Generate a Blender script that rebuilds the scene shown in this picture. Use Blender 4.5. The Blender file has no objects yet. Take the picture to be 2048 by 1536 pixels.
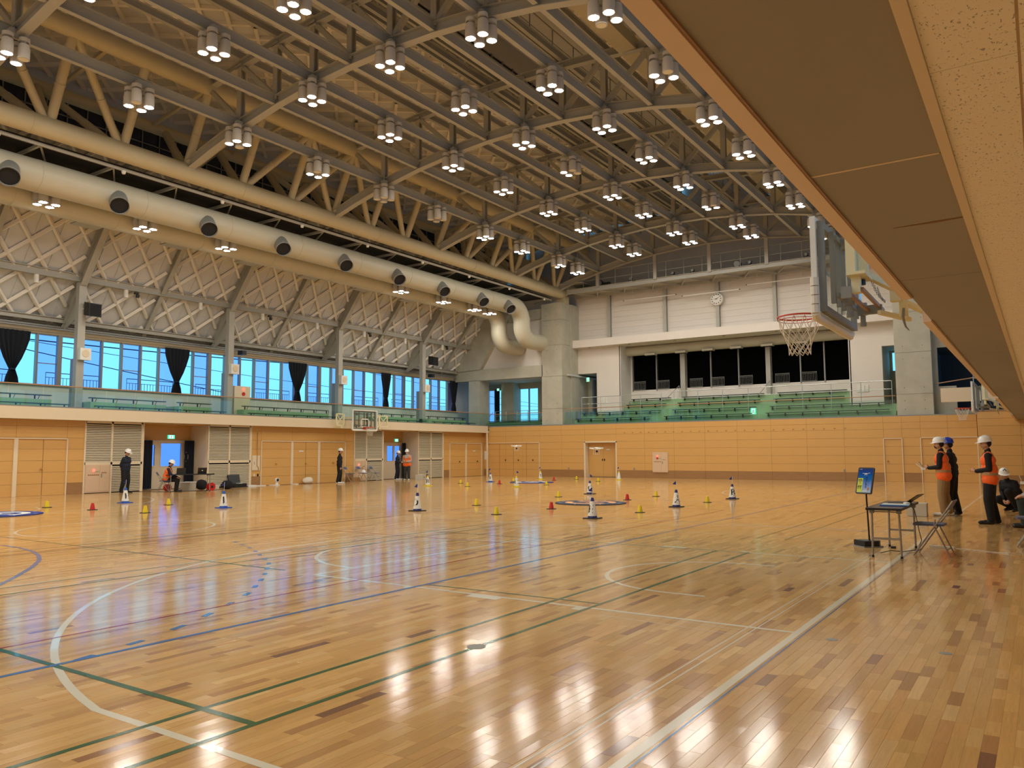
import bpy, bmesh, math, random
import numpy as np
from mathutils import Vector, Matrix, Euler
S = bpy.context.scene
COL = S.collection
random.seed(7)
PI = math.pi

# ---------------------------------------------------------------- camera
cam = bpy.data.cameras.new('camera')
cam.sensor_width = 36.0
cam.lens = 1569.76 / 2048 * 36
cam.clip_start = 0.05
cam.clip_end = 400
co = bpy.data.objects.new('camera', cam)
COL.objects.link(co)
YAW, PITCH, ROLL = -0.593129, 0.0871479, -0.00470009
_f = Vector((math.sin(YAW)*math.cos(PITCH), math.cos(YAW)*math.cos(PITCH), math.sin(PITCH)))
_r = Vector((math.cos(YAW), -math.sin(YAW), 0))
_u = _r.cross(_f)
_c, _s = math.cos(ROLL), math.sin(ROLL)
_r2 = _c*_r + _s*_u
_u2 = -_s*_r + _c*_u
co.matrix_world = Matrix(((_r2.x, _u2.x, -_f.x, 0), (_r2.y, _u2.y, -_f.y, 0), (_r2.z, _u2.z, -_f.z, 1.5), (0, 0, 0, 1)))
S.camera = co

# ---------------------------------------------------------------- world, exposure
w = bpy.data.worlds.new('overcast_sky')
S.world = w
w.use_nodes = True
_bg = w.node_tree.nodes['Background']
_bg.inputs[0].default_value = (0.18, 0.62, 1.0, 1)
_bg.inputs[1].default_value = 1.6
S.view_settings.view_transform = 'Standard'
S.view_settings.look = 'None'
S.view_settings.gamma = 1
S.view_settings.use_curve_mapping = False
S.view_settings.exposure = 0.0
LAMP_STRENGTH = 142.0
LAMP_COLOR = (1.0, 0.95, 0.85, 1)

# ---------------------------------------------------------------- materials
def lin(c):
    return tuple((v/12.92 if v <= 0.04045 else ((v+0.055)/1.055)**2.4) for v in [x/255 for x in c])
def mat(name, rgb, rough=0.6, metal=0.0, noise=0.0, scale=8.0, bump=0.0, stretch=(1, 1, 1), coat=0.0, spec=0.5):
    m = bpy.data.materials.new(name); m.use_nodes = True
    nt = m.node_tree; b = nt.nodes['Principled BSDF']
    c = lin(rgb)
    b.inputs['Base Color'].default_value = (*c, 1)
    b.inputs['Roughness'].default_value = rough
    b.inputs['Metallic'].default_value = metal
    b.inputs['Specular IOR Level'].default_value = spec
    if coat: b.inputs['Coat Weight'].default_value = coat
    if noise or bump:
        tc = nt.nodes.new('ShaderNodeTexCoord'); mp = nt.nodes.new('ShaderNodeMapping')
        mp.inputs['Scale'].default_value = stretch
        nz = nt.nodes.new('ShaderNodeTexNoise'); nz.inputs['Scale'].default_value = scale; nz.inputs['Detail'].default_value = 4
        nt.links.new(tc.outputs['Object'], mp.inputs[0]); nt.links.new(mp.outputs[0], nz.inputs['Vector'])
        if noise:
            mx = nt.nodes.new('ShaderNodeMix'); mx.data_type = 'RGBA'
            mx.inputs[6].default_value = (*[v*(1-noise) for v in c], 1); mx.inputs[7].default_value = (*[min(1, v*(1+noise)) for v in c], 1)
            nt.links.new(nz.outputs['Fac'], mx.inputs[0]); nt.links.new(mx.outputs[2], b.inputs['Base Color'])
        if bump:
            bp = nt.nodes.new('ShaderNodeBump'); bp.inputs['Strength'].default_value = bump; bp.inputs['Distance'].default_value = 0.02
            nt.links.new(nz.outputs['Fac'], bp.inputs['Height']); nt.links.new(bp.outputs[0], b.inputs['Normal'])
    return m
def emis(name, col, strength):
    m = bpy.data.materials.new(name); m.use_nodes = True
    nt = m.node_tree; nt.nodes.clear()
    o = nt.nodes.new('ShaderNodeOutputMaterial'); e = nt.nodes.new('ShaderNodeEmission')
    e.inputs[0].default_value = col; e.inputs[1].default_value = strength
    nt.links.new(e.outputs[0], o.inputs[0])
    return m
def glass(name, tint, refl=0.04, rough=0.02, edge=0.9):
    m = bpy.data.materials.new(name); m.use_nodes = True
    nt = m.node_tree; nt.nodes.clear()
    o = nt.nodes.new('ShaderNodeOutputMaterial')
    t = nt.nodes.new('ShaderNodeBsdfTransparent'); t.inputs[0].default_value = (*tint, 1)
    g = nt.nodes.new('ShaderNodeBsdfGlossy'); g.inputs['Roughness'].default_value = rough
    lw = nt.nodes.new('ShaderNodeLayerWeight'); lw.inputs[0].default_value = 0.5
    pw = nt.nodes.new('ShaderNodeMath'); pw.operation = 'POWER'; pw.inputs[1].default_value = 5.0
    mt = nt.nodes.new('ShaderNodeMath'); mt.operation = 'MULTIPLY_ADD'; mt.inputs[1].default_value = edge; mt.inputs[2].default_value = refl
    mx = nt.nodes.new('ShaderNodeMixShader')
    nt.links.new(lw.outputs['Facing'], pw.inputs[0]); nt.links.new(pw.outputs[0], mt.inputs[0]); nt.links.new(mt.outputs[0], mx.inputs[0])
    nt.links.new(t.outputs[0], mx.inputs[1]); nt.links.new(g.outputs[0], mx.inputs[2]); nt.links.new(mx.outputs[0], o.inputs[0])
    return m

M = {}
M['steel'] = mat('painted_grey_steel', (174, 171, 160), 0.5, noise=0.06, scale=3)
M['tube'] = mat('painted_beige_steel', (196, 184, 150), 0.5, noise=0.05, scale=2)
M['duct'] = mat('painted_duct_metal', (196, 190, 168), 0.45, noise=0.04, scale=2)
M['ceil'] = mat('ceiling_board', (206, 205, 203), 0.85, noise=0.08, scale=2)
M['rib'] = mat('ceiling_rib', (236, 228, 214), 0.8)
M['dark'] = mat('dark_void', (28, 28, 30), 0.8)
M['cream'] = mat('cream_wall_paint', (222, 204, 172), 0.55, noise=0.03, scale=1)
M['white'] = mat('white_wall_paint', (226, 218, 208), 0.7, noise=0.04, scale=1.5)
M['panelwhite'] = mat('white_metal_siding', (222, 214, 204), 0.6, noise=0.07, scale=1.0, stretch=(0.2, 1, 6))
M['wood'] = mat('orange_beech_panel', (212, 164, 94), 0.45, noise=0.07, scale=3, stretch=(1, 1, 14))
M['basewood'] = mat('brown_base_board', (158, 118, 74), 0.4, noise=0.25, scale=4, stretch=(0.6, 0.6, 12))
M['louvre'] = mat('louvre_slat_beige', (208, 194, 164), 0.6)
M['frame'] = mat('cream_frame', (226, 208, 176), 0.5)
M['conc'] = mat('board_formed_concrete', (182, 178, 160), 0.8, noise=0.22, scale=1.6, bump=0.1)
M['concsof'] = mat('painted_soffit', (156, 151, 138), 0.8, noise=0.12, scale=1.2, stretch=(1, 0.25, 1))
M['green'] = mat('green_seating_riser', (150, 182, 138), 0.55, noise=0.05)
M['greenfl'] = mat('green_gallery_floor', (92, 126, 100), 0.6)
M['bench'] = mat('dark_bench_seat', (60, 72, 66), 0.5)
M['alu'] = mat('window_aluminium', (140, 138, 134), 0.4, metal=0.3)
M['rail'] = mat('steel_rail', (188, 192, 188), 0.3, metal=0.5)
M['railwood'] = mat('wooden_hand_rail', (168, 130, 92), 0.4)
M['curtain'] = mat('black_curtain', (20, 24, 34), 0.9)
M['black'] = mat('black_plastic', (24, 24, 26), 0.45)
M['blackcloth'] = mat('black_cloth', (22, 22, 26), 0.9)
M['whitep'] = mat('white_plastic', (232, 230, 220), 0.55, spec=0.3)
M['offlens'] = mat('unlit_lens', (236, 226, 196), 0.3)
M['lampbody'] = mat('lamp_housing_white', (206, 200, 190), 0.4)
M['chrome'] = mat('chrome', (210, 212, 214), 0.2, metal=1.0)
M['galv'] = mat('galvanised_steel', (140, 142, 136), 0.6, metal=0.05)
M['creamsteel'] = mat('cream_painted_steel', (232, 222, 178), 0.6, spec=0.3)
M['rim'] = mat('orange_rim_paint', (200, 66, 40), 0.4)
M['net'] = mat('white_cord', (226, 218, 200), 0.9)
M['pad'] = mat('white_edge_padding', (228, 224, 208), 0.5)
M['lineW'] = mat('white_court_line', (224, 218, 196), 0.16, coat=0.3)
M['lineG'] = mat('green_court_line', (22, 92, 50), 0.16, coat=0.3)
M['lineB'] = mat('blue_court_line', (52, 108, 170), 0.16, coat=0.3)
M['lineR'] = mat('red_court_line', (176, 40, 48), 0.16, coat=0.3)
M['seam'] = mat('dark_joint', (138, 98, 58), 0.8)
M['knob'] = mat('brass_knob', (200, 160, 96), 0.3, metal=0.8)
M['fire'] = mat('fire_cabinet_beige', (216, 186, 152), 0.5)
M['redlamp'] = emis('red_lamp_glow', (1, 0.12, 0.08, 1), 3.0)
M['exit'] = emis('exit_sign_glow', (0.05, 0.75, 0.42, 1), 1.6)
M['exitw'] = emis('exit_sign_white', (0.75, 1.0, 0.9, 1), 1.6)
M['lens'] = emis('lit_lens', LAMP_COLOR, LAMP_STRENGTH)
M['pane_a'] = glass('clear_window_glass', (0.98, 1.0, 1.0), 0.01)
M['pane_b'] = glass('tinted_window_glass', (0.80, 0.77, 0.98), 0.02)
M['balglass'] = glass('balustrade_glass', (0.84, 0.94, 0.91), 0.04, edge=0.6)
M['acryl'] = glass('clear_backboard', (0.90, 0.92, 0.90), 0.03, edge=0.3)
M['frost'] = glass('frosted_door_glass', (0.9, 0.85, 1.0), 0.02)
M['clere'] = mat('dark_blue_clerestory_glass', (18, 34, 62), 0.12)
M['skin'] = mat('skin', (196, 146, 116), 0.6)
M['hair'] = mat('black_hair', (22, 18, 16), 0.7)
M['helmetw'] = mat('white_helmet', (236, 236, 232), 0.25)
M['helmetb'] = mat('blue_helmet', (26, 60, 170), 0.25)
M['vest'] = mat('orange_safety_vest', (255, 108, 36), 0.7)
M['vestband'] = mat('grey_reflective_band', (176, 140, 96), 0.5)
M['jacket'] = mat('black_jacket', (18, 18, 22), 0.85)
M['navy'] = mat('navy_workwear', (20, 28, 46), 0.85)
M['khaki'] = mat('khaki_trousers', (150, 122, 82), 0.85)
M['greytrouser'] = mat('dark_grey_trousers', (52, 52, 50), 0.85)
M['greysleeve'] = mat('light_grey_sleeve', (170, 164, 160), 0.85)
M['shoew'] = mat('white_shoe', (222, 220, 214), 0.5)
M['yellow'] = mat('yellow_plastic', (226, 200, 20), 0.45)
M['red'] = mat('red_plastic', (196, 34, 26), 0.45)
M['blue'] = mat('blue_plastic', (24, 84, 176), 0.45)
M['dblue'] = mat('dark_blue_plastic', (22, 34, 110), 0.45)
M['paper'] = mat('white_sheet', (226, 226, 218), 0.6)
M['matnavy'] = mat('navy_landing_mat', (30, 40, 66), 0.7)
M['matblue'] = mat('blue_landing_mat', (30, 50, 130), 0.7)
M['matorange'] = mat('orange_mat_ring', (226, 158, 96), 0.7)
M['greybox'] = mat('light_grey_cooler', (196, 190, 172), 0.5)
M['tabletop'] = mat('dark_brown_laminate', (64, 44, 32), 0.3)
M['tubegrey'] = mat('grey_tube_leg', (150, 144, 134), 0.35, metal=0.4)
M['seatblue'] = mat('blue_grey_vinyl', (84, 92, 122), 0.5)
M['lightblue'] = mat('light_blue_paper', (150, 196, 226), 0.5)
M['limelabel'] = mat('lime_label', (206, 220, 60), 0.5)
M['flag'] = mat('dark_blue_flag', (34, 40, 120), 0.7)
M['ink'] = mat('black_ink', (14, 14, 16), 0.6)
M['fasc'] = mat('pinkish_beige_fascia', (232, 208, 182), 0.55)
def rock_tile():
    m = mat('pitted_ceiling_tile', (250, 240, 216), 0.9); nt = m.node_tree; b = nt.nodes['Principled BSDF']
    geo = nt.nodes.new('ShaderNodeNewGeometry'); mp = nt.nodes.new('ShaderNodeMapping'); mp.inputs['Scale'].default_value = (110, 60, 1)
    v = nt.nodes.new('ShaderNodeTexNoise'); v.inputs['Scale'].default_value = 1.0; v.inputs['Detail'].default_value = 1; v.inputs['Distortion'].default_value = 0.8
    r = nt.nodes.new('ShaderNodeMapRange'); r.inputs[1].default_value = 0.29; r.inputs[2].default_value = 0.34; r.inputs[3].default_value = 0.45; r.inputs[4].default_value = 1.0
    mx = nt.nodes.new('ShaderNodeVectorMath'); mx.operation = 'SCALE'; mx.inputs[0].default_value = lin((250, 240, 216))
    nt.links.new(geo.outputs['Position'], mp.inputs[0]); nt.links.new(mp.outputs[0], v.inputs['Vector']); nt.links.new(v.outputs['Fac'], r.inputs[0])
    nt.links.new(r.outputs[0], mx.inputs['Scale']); nt.links.new(mx.outputs[0], b.inputs['Base Color'])
    bp = nt.nodes.new('ShaderNodeBump'); bp.inputs['Distance'].default_value = 0.003; nt.links.new(r.outputs[0], bp.inputs['Height']); nt.links.new(bp.outputs[0], b.inputs['Normal'])
    return m
M['rocktile'] = rock_tile()
M['curtainblack'] = mat('blackout_curtain', (9, 9, 10), 1.0, spec=0.0)
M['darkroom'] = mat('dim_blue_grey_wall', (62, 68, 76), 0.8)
M['greenpants'] = mat('dark_green_trousers', (40, 50, 42), 0.85)
M['wire'] = mat('black_cable', (30, 34, 40), 0.6)

# ---------------------------------------------------------------- builders
class MB:
    def __init__(s, o=(0, 0, 0)):
        s.v = []; s.f = []; s.mi = []; s.o = Vector(o); s.cur = 0
    def add(s, vs, fs):
        n = len(s.v)
        s.v += [tuple(Vector(p) - s.o) for p in vs]
        s.f += [tuple(i+n for i in f) for f in fs]
        s.mi += [s.cur]*len(fs)
        return s
    def box(s, x0, x1, y0, y1, z0, z1):
        if x0 > x1: x0, x1 = x1, x0
        if y0 > y1: y0, y1 = y1, y0
        if z0 > z1: z0, z1 = z1, z0
        return s.add([(x0, y0, z0), (x1, y0, z0), (x1, y1, z0), (x0, y1, z0), (x0, y0, z1), (x1, y0, z1), (x1, y1, z1), (x0, y1, z1)],
                     [(0, 3, 2, 1), (4, 5, 6, 7), (0, 1, 5, 4), (1, 2, 6, 5), (2, 3, 7, 6), (3, 0, 4, 7)])
    def frame(s, p, q, up=(0, 0, 1)):
        d = (Vector(q)-Vector(p)).normalized(); up = Vector(up)
        if abs(d.dot(up)) > 0.98: up = Vector((0, 1, 0)) if abs(d.y) < .9 else Vector((1, 0, 0))
        a = d.cross(up).normalized(); b = a.cross(d).normalized()
        return d, a, b
    def bar(s, p, q, w, h, up=(0, 0, 1), dz=0.0):
        p = Vector(p); q = Vector(q); d, a, b = s.frame(p, q, up)
        p = p + b*dz; q = q + b*dz
        vs = []
        for c in (p, q):
            for (i, j) in ((-1, -1), (1, -1), (1, 1), (-1, 1)):
                vs.append(c + a*(i*w/2) + b*(j*h/2))
        return s.add(vs, [(3, 2, 1, 0), (4, 5, 6, 7), (0, 1, 5, 4), (1, 2, 6, 5), (2, 3, 7, 6), (3, 0, 4, 7)])
    def ibeam(s, p, q, w, h, t=0.025, up=(0, 0, 1)):
        s.bar(p, q, w, t, up, -h/2+t/2); s.bar(p, q, w, t, up, h/2-t/2); s.bar(p, q, t, h-2*t, up)
        return s
    def tube(s, pts, r, n=10, cap=True):
        pts = [Vector(p) for p in pts]; rs = r if isinstance(r, (list, tuple)) else [r]*len(pts)
        vs = []; fs = []; a = None
        for i, p in enumerate(pts):
            t = (pts[min(i+1, len(pts)-1)] - pts[max(i-1, 0)]).normalized()
            if a is None:
                u = Vector((0, 0, 1)) if abs(t.z) < .9 else Vector((1, 0, 0)); a = t.cross(u).normalized()
            else:
                a = (a - t*a.dot(t)).normalized()
            b = t.cross(a)
            for k in range(n):
                an = 2*PI*k/n; vs.append(p + (a*math.cos(an)+b*math.sin(an))*rs[i])
        for i in range(len(pts)-1):
            for k in range(n):
                k2 = (k+1) % n; fs.append((i*n+k, i*n+k2, (i+1)*n+k2, (i+1)*n+k))
        if cap:
            fs.append(tuple(range(n-1, -1, -1))); fs.append(tuple((len(pts)-1)*n+k for k in range(n)))
        return s.add(vs, fs)
    def lathe(s, c, prof, n=16, axis='z'):
        c = Vector(c); vs = []; fs = []
        for (r, z) in prof:
            for k in range(n):
                an = 2*PI*k/n; x, y = r*math.cos(an), r*math.sin(an)
                vs.append(c + (Vector((x, y, z)) if axis == 'z' else Vector((z, x, y)) if axis == 'x' else Vector((y, z, x))))
        for i in range(len(prof)-1):
            for k in range(n):
                k2 = (k+1) % n; fs.append((i*n+k, i*n+k2, (i+1)*n+k2, (i+1)*n+k))
        fs.append(tuple(range(n-1, -1, -1))); fs.append(tuple((len(prof)-1)*n+k for k in range(n)))
        return s.add(vs, fs)
    def prism(s, poly, ext):
        ext = Vector(ext); n = len(poly); vs = [Vector(p) for p in poly]; vs += [p+ext for p in vs]
        fs = [tuple(range(n-1, -1, -1)), tuple(range(n, 2*n))] + [(i, (i+1) % n, n+(i+1) % n, n+i) for i in range(n)]
        return s.add(vs, fs)
    def ell(s, c, r, n=12, m=8, rot=None):
        c = Vector(c); vs = []; fs = []
        R_ = rot or Matrix.Identity(3)
        for i in range(m+1):
            th = PI*i/m; th = min(max(th, 0.02), PI-0.02)
            for k in range(n):
                an = 2*PI*k/n
                vs.append(c + R_ @ Vector((r[0]*math.sin(th)*math.cos(an), r[1]*math.sin(th)*math.sin(an), r[2]*math.cos(th))))
        for i in range(m):
            for k in range(n):
                k2 = (k+1) % n; fs.append((i*n+k, (i+1)*n+k, (i+1)*n+k2, i*n+k2))
        fs.append(tuple(range(n))); fs.append(tuple(m*n+k for k in range(n-1, -1, -1)))
        return s.add(vs, fs)
    def m(s, i):
        s.cur = i; return s

def wloc(o):
    v = Vector((0, 0, 0))
    while o is not None:
        v = v + o.location; o = o.parent
    return v
def part(name, mb, m, parent=None, label=None, kind=None, smooth=False):
    """links mb as ONE mesh; vertices are given in world space unless the builder had its own origin"""
    me = bpy.data.meshes.new(name)
    me.from_pydata(mb.v, [], mb.f)
    ms = m if isinstance(m, (list, tuple)) else [m]
    for k in ms: me.materials.append(M[k] if isinstance(k, str) else k)
    if len(ms) > 1: me.polygons.foreach_set('material_index', mb.mi)
    if smooth:
        me.polygons.foreach_set('use_smooth', [True]*len(me.polygons))
        try: me.set_sharp_from_angle(angle=0.7)
        except Exception: pass
    me.update()
    o = bpy.data.objects.new(name, me); COL.objects.link(o)
    if parent is not None:
        o.parent = parent
    if label: o['label'] = label
    if kind: o['kind'] = kind
    return o
def thing(name, label, cat, loc=(0, 0, 0), group=None, kind=None, rz=0):
    o = bpy.data.objects.new(name, None); COL.objects.link(o)
    o.location = loc; o.rotation_euler = (0, 0, rz); o.empty_display_size = 0.1
    o['label'] = label; o['category'] = cat
    if group: o['group'] = group
    if kind: o['kind'] = kind
    return o
def tag(o, label, cat, group=None):
    o['label'] = label; o['category'] = cat
    if group: o['group'] = group
    return o
def root(name):
    o = bpy.data.objects.new(name, None); COL.objects.link(o); o['kind'] = 'structure'; return o
def copy_tree(o, parent=None):
    c = o.copy(); COL.objects.link(c); c.parent = parent
    for ch in list(o.children): copy_tree(ch, c)
    return c
ORD = ['first', 'second', 'third', 'fourth', 'fifth', 'sixth', 'seventh', 'eighth', 'ninth', 'tenth', 'eleventh', 'twelfth', 'thirteenth', 'fourteenth', 'fifteenth', 'sixteenth']
# ================================================================ FLOOR
X0, X1, Y0, Y1 = -30.8, 2.4, -7.0, 42.3
def floor_mat():
    m = bpy.data.materials.new('varnished_maple_boards'); m.use_nodes = True
    nt = m.node_tree; b = nt.nodes['Principled BSDF']
    at = nt.nodes.new('ShaderNodeAttribute'); at.attribute_name = 'board'
    tc = nt.nodes.new('ShaderNodeTexCoord'); mp = nt.nodes.new('ShaderNodeMapping'); mp.inputs['Scale'].default_value = (40, 2.2, 1)
    nz = nt.nodes.new('ShaderNodeTexNoise'); nz.inputs['Scale'].default_value = 1.5; nz.inputs['Detail'].default_value = 5; nz.inputs['Distortion'].default_value = 1.2
    geo = nt.nodes.new('ShaderNodeNewGeometry')
    ad = nt.nodes.new('ShaderNodeVectorMath'); ad.operation = 'ADD'
    sc = nt.nodes.new('ShaderNodeVectorMath'); sc.operation = 'SCALE'; sc.inputs['Scale'].default_value = 37.0
    nt.links.new(at.outputs['Color'], sc.inputs[0])
    nt.links.new(geo.outputs['Position'], mp.inputs[0]); nt.links.new(mp.outputs[0], ad.inputs[0]); nt.links.new(sc.outputs[0], ad.inputs[1])
    nt.links.new(ad.outputs[0], nz.inputs['Vector'])
    r = nt.nodes.new('ShaderNodeMapRange'); r.inputs[1].default_value = 0.3; r.inputs[2].default_value = 0.75; r.inputs[3].default_value = 0.90; r.inputs[4].default_value = 1.07
    nt.links.new(nz.outputs['Fac'], r.inputs[0])
    mx = nt.nodes.new('ShaderNodeVectorMath'); mx.operation = 'SCALE'
    nt.links.new(at.outputs['Color'], mx.inputs[0]); nt.links.new(r.outputs[0], mx.inputs['Scale'])
    nt.links.new(mx.outputs[0], b.inputs['Base Color'])
    b.inputs['Roughness'].default_value = 0.125
    b.inputs['IOR'].default_value = 1.6
    # faint swell of the varnish
    n2 = nt.nodes.new('ShaderNodeTexNoise'); n2.inputs['Scale'].default_value = 9.0; n2.inputs['Detail'].default_value = 2
    bp = nt.nodes.new('ShaderNodeBump'); bp.inputs['Strength'].default_value = 0.16; bp.inputs['Distance'].default_value = 0.0006
    nt.links.new(geo.outputs['Position'], n2.inputs['Vector']); nt.links.new(n2.outputs['Fac'], bp.inputs['Height']); nt.links.new(bp.outputs[0], b.inputs['Normal'])
    return m
M['floor'] = floor_mat()
rng = np.random.default_rng(5)
PAL = [(lin((212, 168, 104)), 34), (lin((206, 161, 98)), 30), (lin((217, 174, 111)), 22), (lin((196, 150, 92)), 11), (lin((180, 134, 84)), 5), (lin((152, 110, 76)), 1.2), (lin((128, 92, 70)), 0.3), (lin((222, 182, 122)), 6)]
pc = np.array([p[0] for p in PAL]); pw = np.array([p[1] for p in PAL], float); pw /= pw.sum()
BW = 0.0715
cols = int((X1-X0)/BW)+1
bx0 = []; by0 = []; by1 = []
for i in range(cols):
    y = Y0 - rng.random()*0.7
    while y < Y1:
        L = rng.uniform(0.20, 0.66)
        bx0.append(X0+i*BW); by0.append(max(y, Y0)); by1.append(min(y+L, Y1)); y += L
bx0 = np.array(bx0); by0 = np.array(by0); by1 = np.array(by1)
ok = by1-by0 > 0.02
bx0, by0, by1 = bx0[ok], by0[ok], by1[ok]
bcol = pc[rng.choice(len(pc), len(bx0), p=pw)] * rng.uniform(0.91, 1.07, (len(bx0), 1)) * rng.uniform(0.985, 1.015, (len(bx0), 3))
# slow change of tone from strip to strip
bcol *= (1 + 0.05*np.sin(bx0*1.3+by0*0.35))[:, None]
tilt = rng.normal(0, 0.00012, len(bx0)); tilt2 = rng.normal(0, 0.0002, len(bx0))
g = 0.0003
def board_arrays(idx, bevel):
    n = len(idx); x0 = bx0[idx]+g; x1 = bx0[idx]+BW-g; y0 = by0[idx]+g; y1 = by1[idx]-g
    z = np.stack([-tilt[idx]-tilt2[idx], tilt[idx]-tilt2[idx], tilt[idx]+tilt2[idx], -tilt[idx]+tilt2[idx]], 1)
    top = np.stack([np.stack([x0, y0], 1), np.stack([x1, y0], 1), np.stack([x1, y1], 1), np.stack([x0, y1], 1)], 1)
    V = np.concatenate([top, z[:, :, None]], 2)
    if not bevel:
        return V.reshape(-1, 3), (np.arange(n)[:, None]*4 + np.arange(4)[None, :]).reshape(-1, 4), 1
    e = 0.0006
    low = V.copy(); low[:, :, 2] -= 0.008
    off = np.array([[-1, -1], [1, -1], [1, 1], [-1, 1]])*(-0.0)
    V2 = V.copy(); V2[:, :, 0] -= np.array([-1, 1, 1, -1])*e; V2[:, :, 1] -= np.array([-1, -1, 1, 1])*e
    mid = V.copy(); mid[:, :, 2] -= e*0.6
    A = np.concatenate([V2, mid, low], 1)
    q = [[0, 1, 2, 3]] + [[4+i, 4+(i+1) % 4, (i+1) % 4, i] for i in range(4)] + [[8+i, 8+(i+1) % 4, 4+(i+1) % 4, 4+i] for i in range(4)]
    F = (np.arange(n)[:, None, None]*12 + np.array(q)[None]).reshape(-1, 4)
    return A.reshape(-1, 3), F, 9
def board_mesh(name, idx, bevel):
    V, F, per = board_arrays(idx, bevel)
    me = bpy.data.meshes.new(name)
    me.vertices.add(len(V)); me.vertices.foreach_set('co', V.ravel())
    me.loops.add(F.size); me.loops.foreach_set('vertex_index', F.ravel())
    me.polygons.add(len(F)); me.polygons.foreach_set('loop_start', np.arange(len(F))*4); me.polygons.foreach_set('loop_total', np.full(len(F), 4))
    a = me.attributes.new('board', 'FLOAT_COLOR', 'FACE')
    c = np.concatenate([np.repeat(bcol[idx], per, 0), np.ones((len(F), 1))], 1)
    a.data.foreach_set('color', c.ravel())
    me.polygons.foreach_set('use_smooth', np.zeros(len(F), bool)); me.materials.append(M['floor']); me.update(calc_edges=True)
    return me
fl = part('floor', MB().box(X0-1.4, X1, Y0, Y1+1.2, -0.25, -0.012), 'seam', kind='structure')
cy, sy = math.cos(YAW), math.sin(YAW)
bxc, byc = bx0+BW/2, (by0+by1)/2
dep = byc*cy + bxc*sy; lat = bxc*cy - byc*sy
z_ = dep*0+1.5
vis = (dep > 2.1) & (np.abs(lat/np.maximum(dep, .1)) < 0.66) & (1.5*1570/np.maximum(dep, .1) < 680)
size = np.where(vis, (by1-by0)/np.maximum(dep, .1)**1.7, 0)
near = np.argsort(-size)[:292]
isn = np.zeros(len(bx0), bool); isn[near] = True
for i in near:
    o = bpy.data.objects.new('floor_board', board_mesh('floor_board', np.array([i]), True)); COL.objects.link(o); o.parent = fl
mid = (~isn) & (dep < 9) & (dep > 0)
for k, (idx, bev) in enumerate(((np.where(mid)[0], True), (np.where((~isn) & (~mid))[0], False))):
    if k == 0: V_mid = idx
bb = board_mesh('floor_boards', np.where(mid)[0], True)
o = bpy.data.objects.new('floor_boards', bb); COL.objects.link(o); o.parent = fl; o['kind'] = 'stuff'
bb = board_mesh('far_floor_boards', np.where((~isn) & (~mid))[0], False)
o = bpy.data.objects.new('far_floor_boards', bb); COL.objects.link(o); o.parent = fl; o['kind'] = 'stuff'

# court lines, painted on the boards
LZ = 0.0009
_lc = [0]
def cline(col, pts, wd, z=LZ, closed=False, dash=None):
    _lc[0] += 1; z = z+_lc[0]*4e-6
    mb = MB(); P_ = [Vector((p[0], p[1], 0)) for p in pts]
    n = len(P_)
    L_, R_ = [], []
    for i, p in enumerate(P_):
        a = P_[(i-1) % n] if closed else P_[max(i-1, 0)]; b = P_[(i+1) % n] if closed else P_[min(i+1, n-1)]
        t = (b-a).normalized(); nn = Vector((-t.y, t.x, 0))*wd/2
        L_.append((p+nn).to_tuple()[:2]+(z,)); R_.append((p-nn).to_tuple()[:2]+(z,))
    rngi = range(n if closed else n-1)
    for i in rngi:
        if dash and (i % dash[0]) >= dash[1]: continue
        j = (i+1) % n
        mb.add([L_[i], R_[i], R_[j], L_[j]], [(0, 1, 2, 3)])
    return part('court_line', mb, col, fl)
def arc(c, r, a0, a1, n=48):
    return [(c[0]+r*math.cos(math.radians(a0+(a1-a0)*i/n)), c[1]+r*math.sin(math.radians(a0+(a1-a0)*i/n))) for i in range(n+1)]
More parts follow.
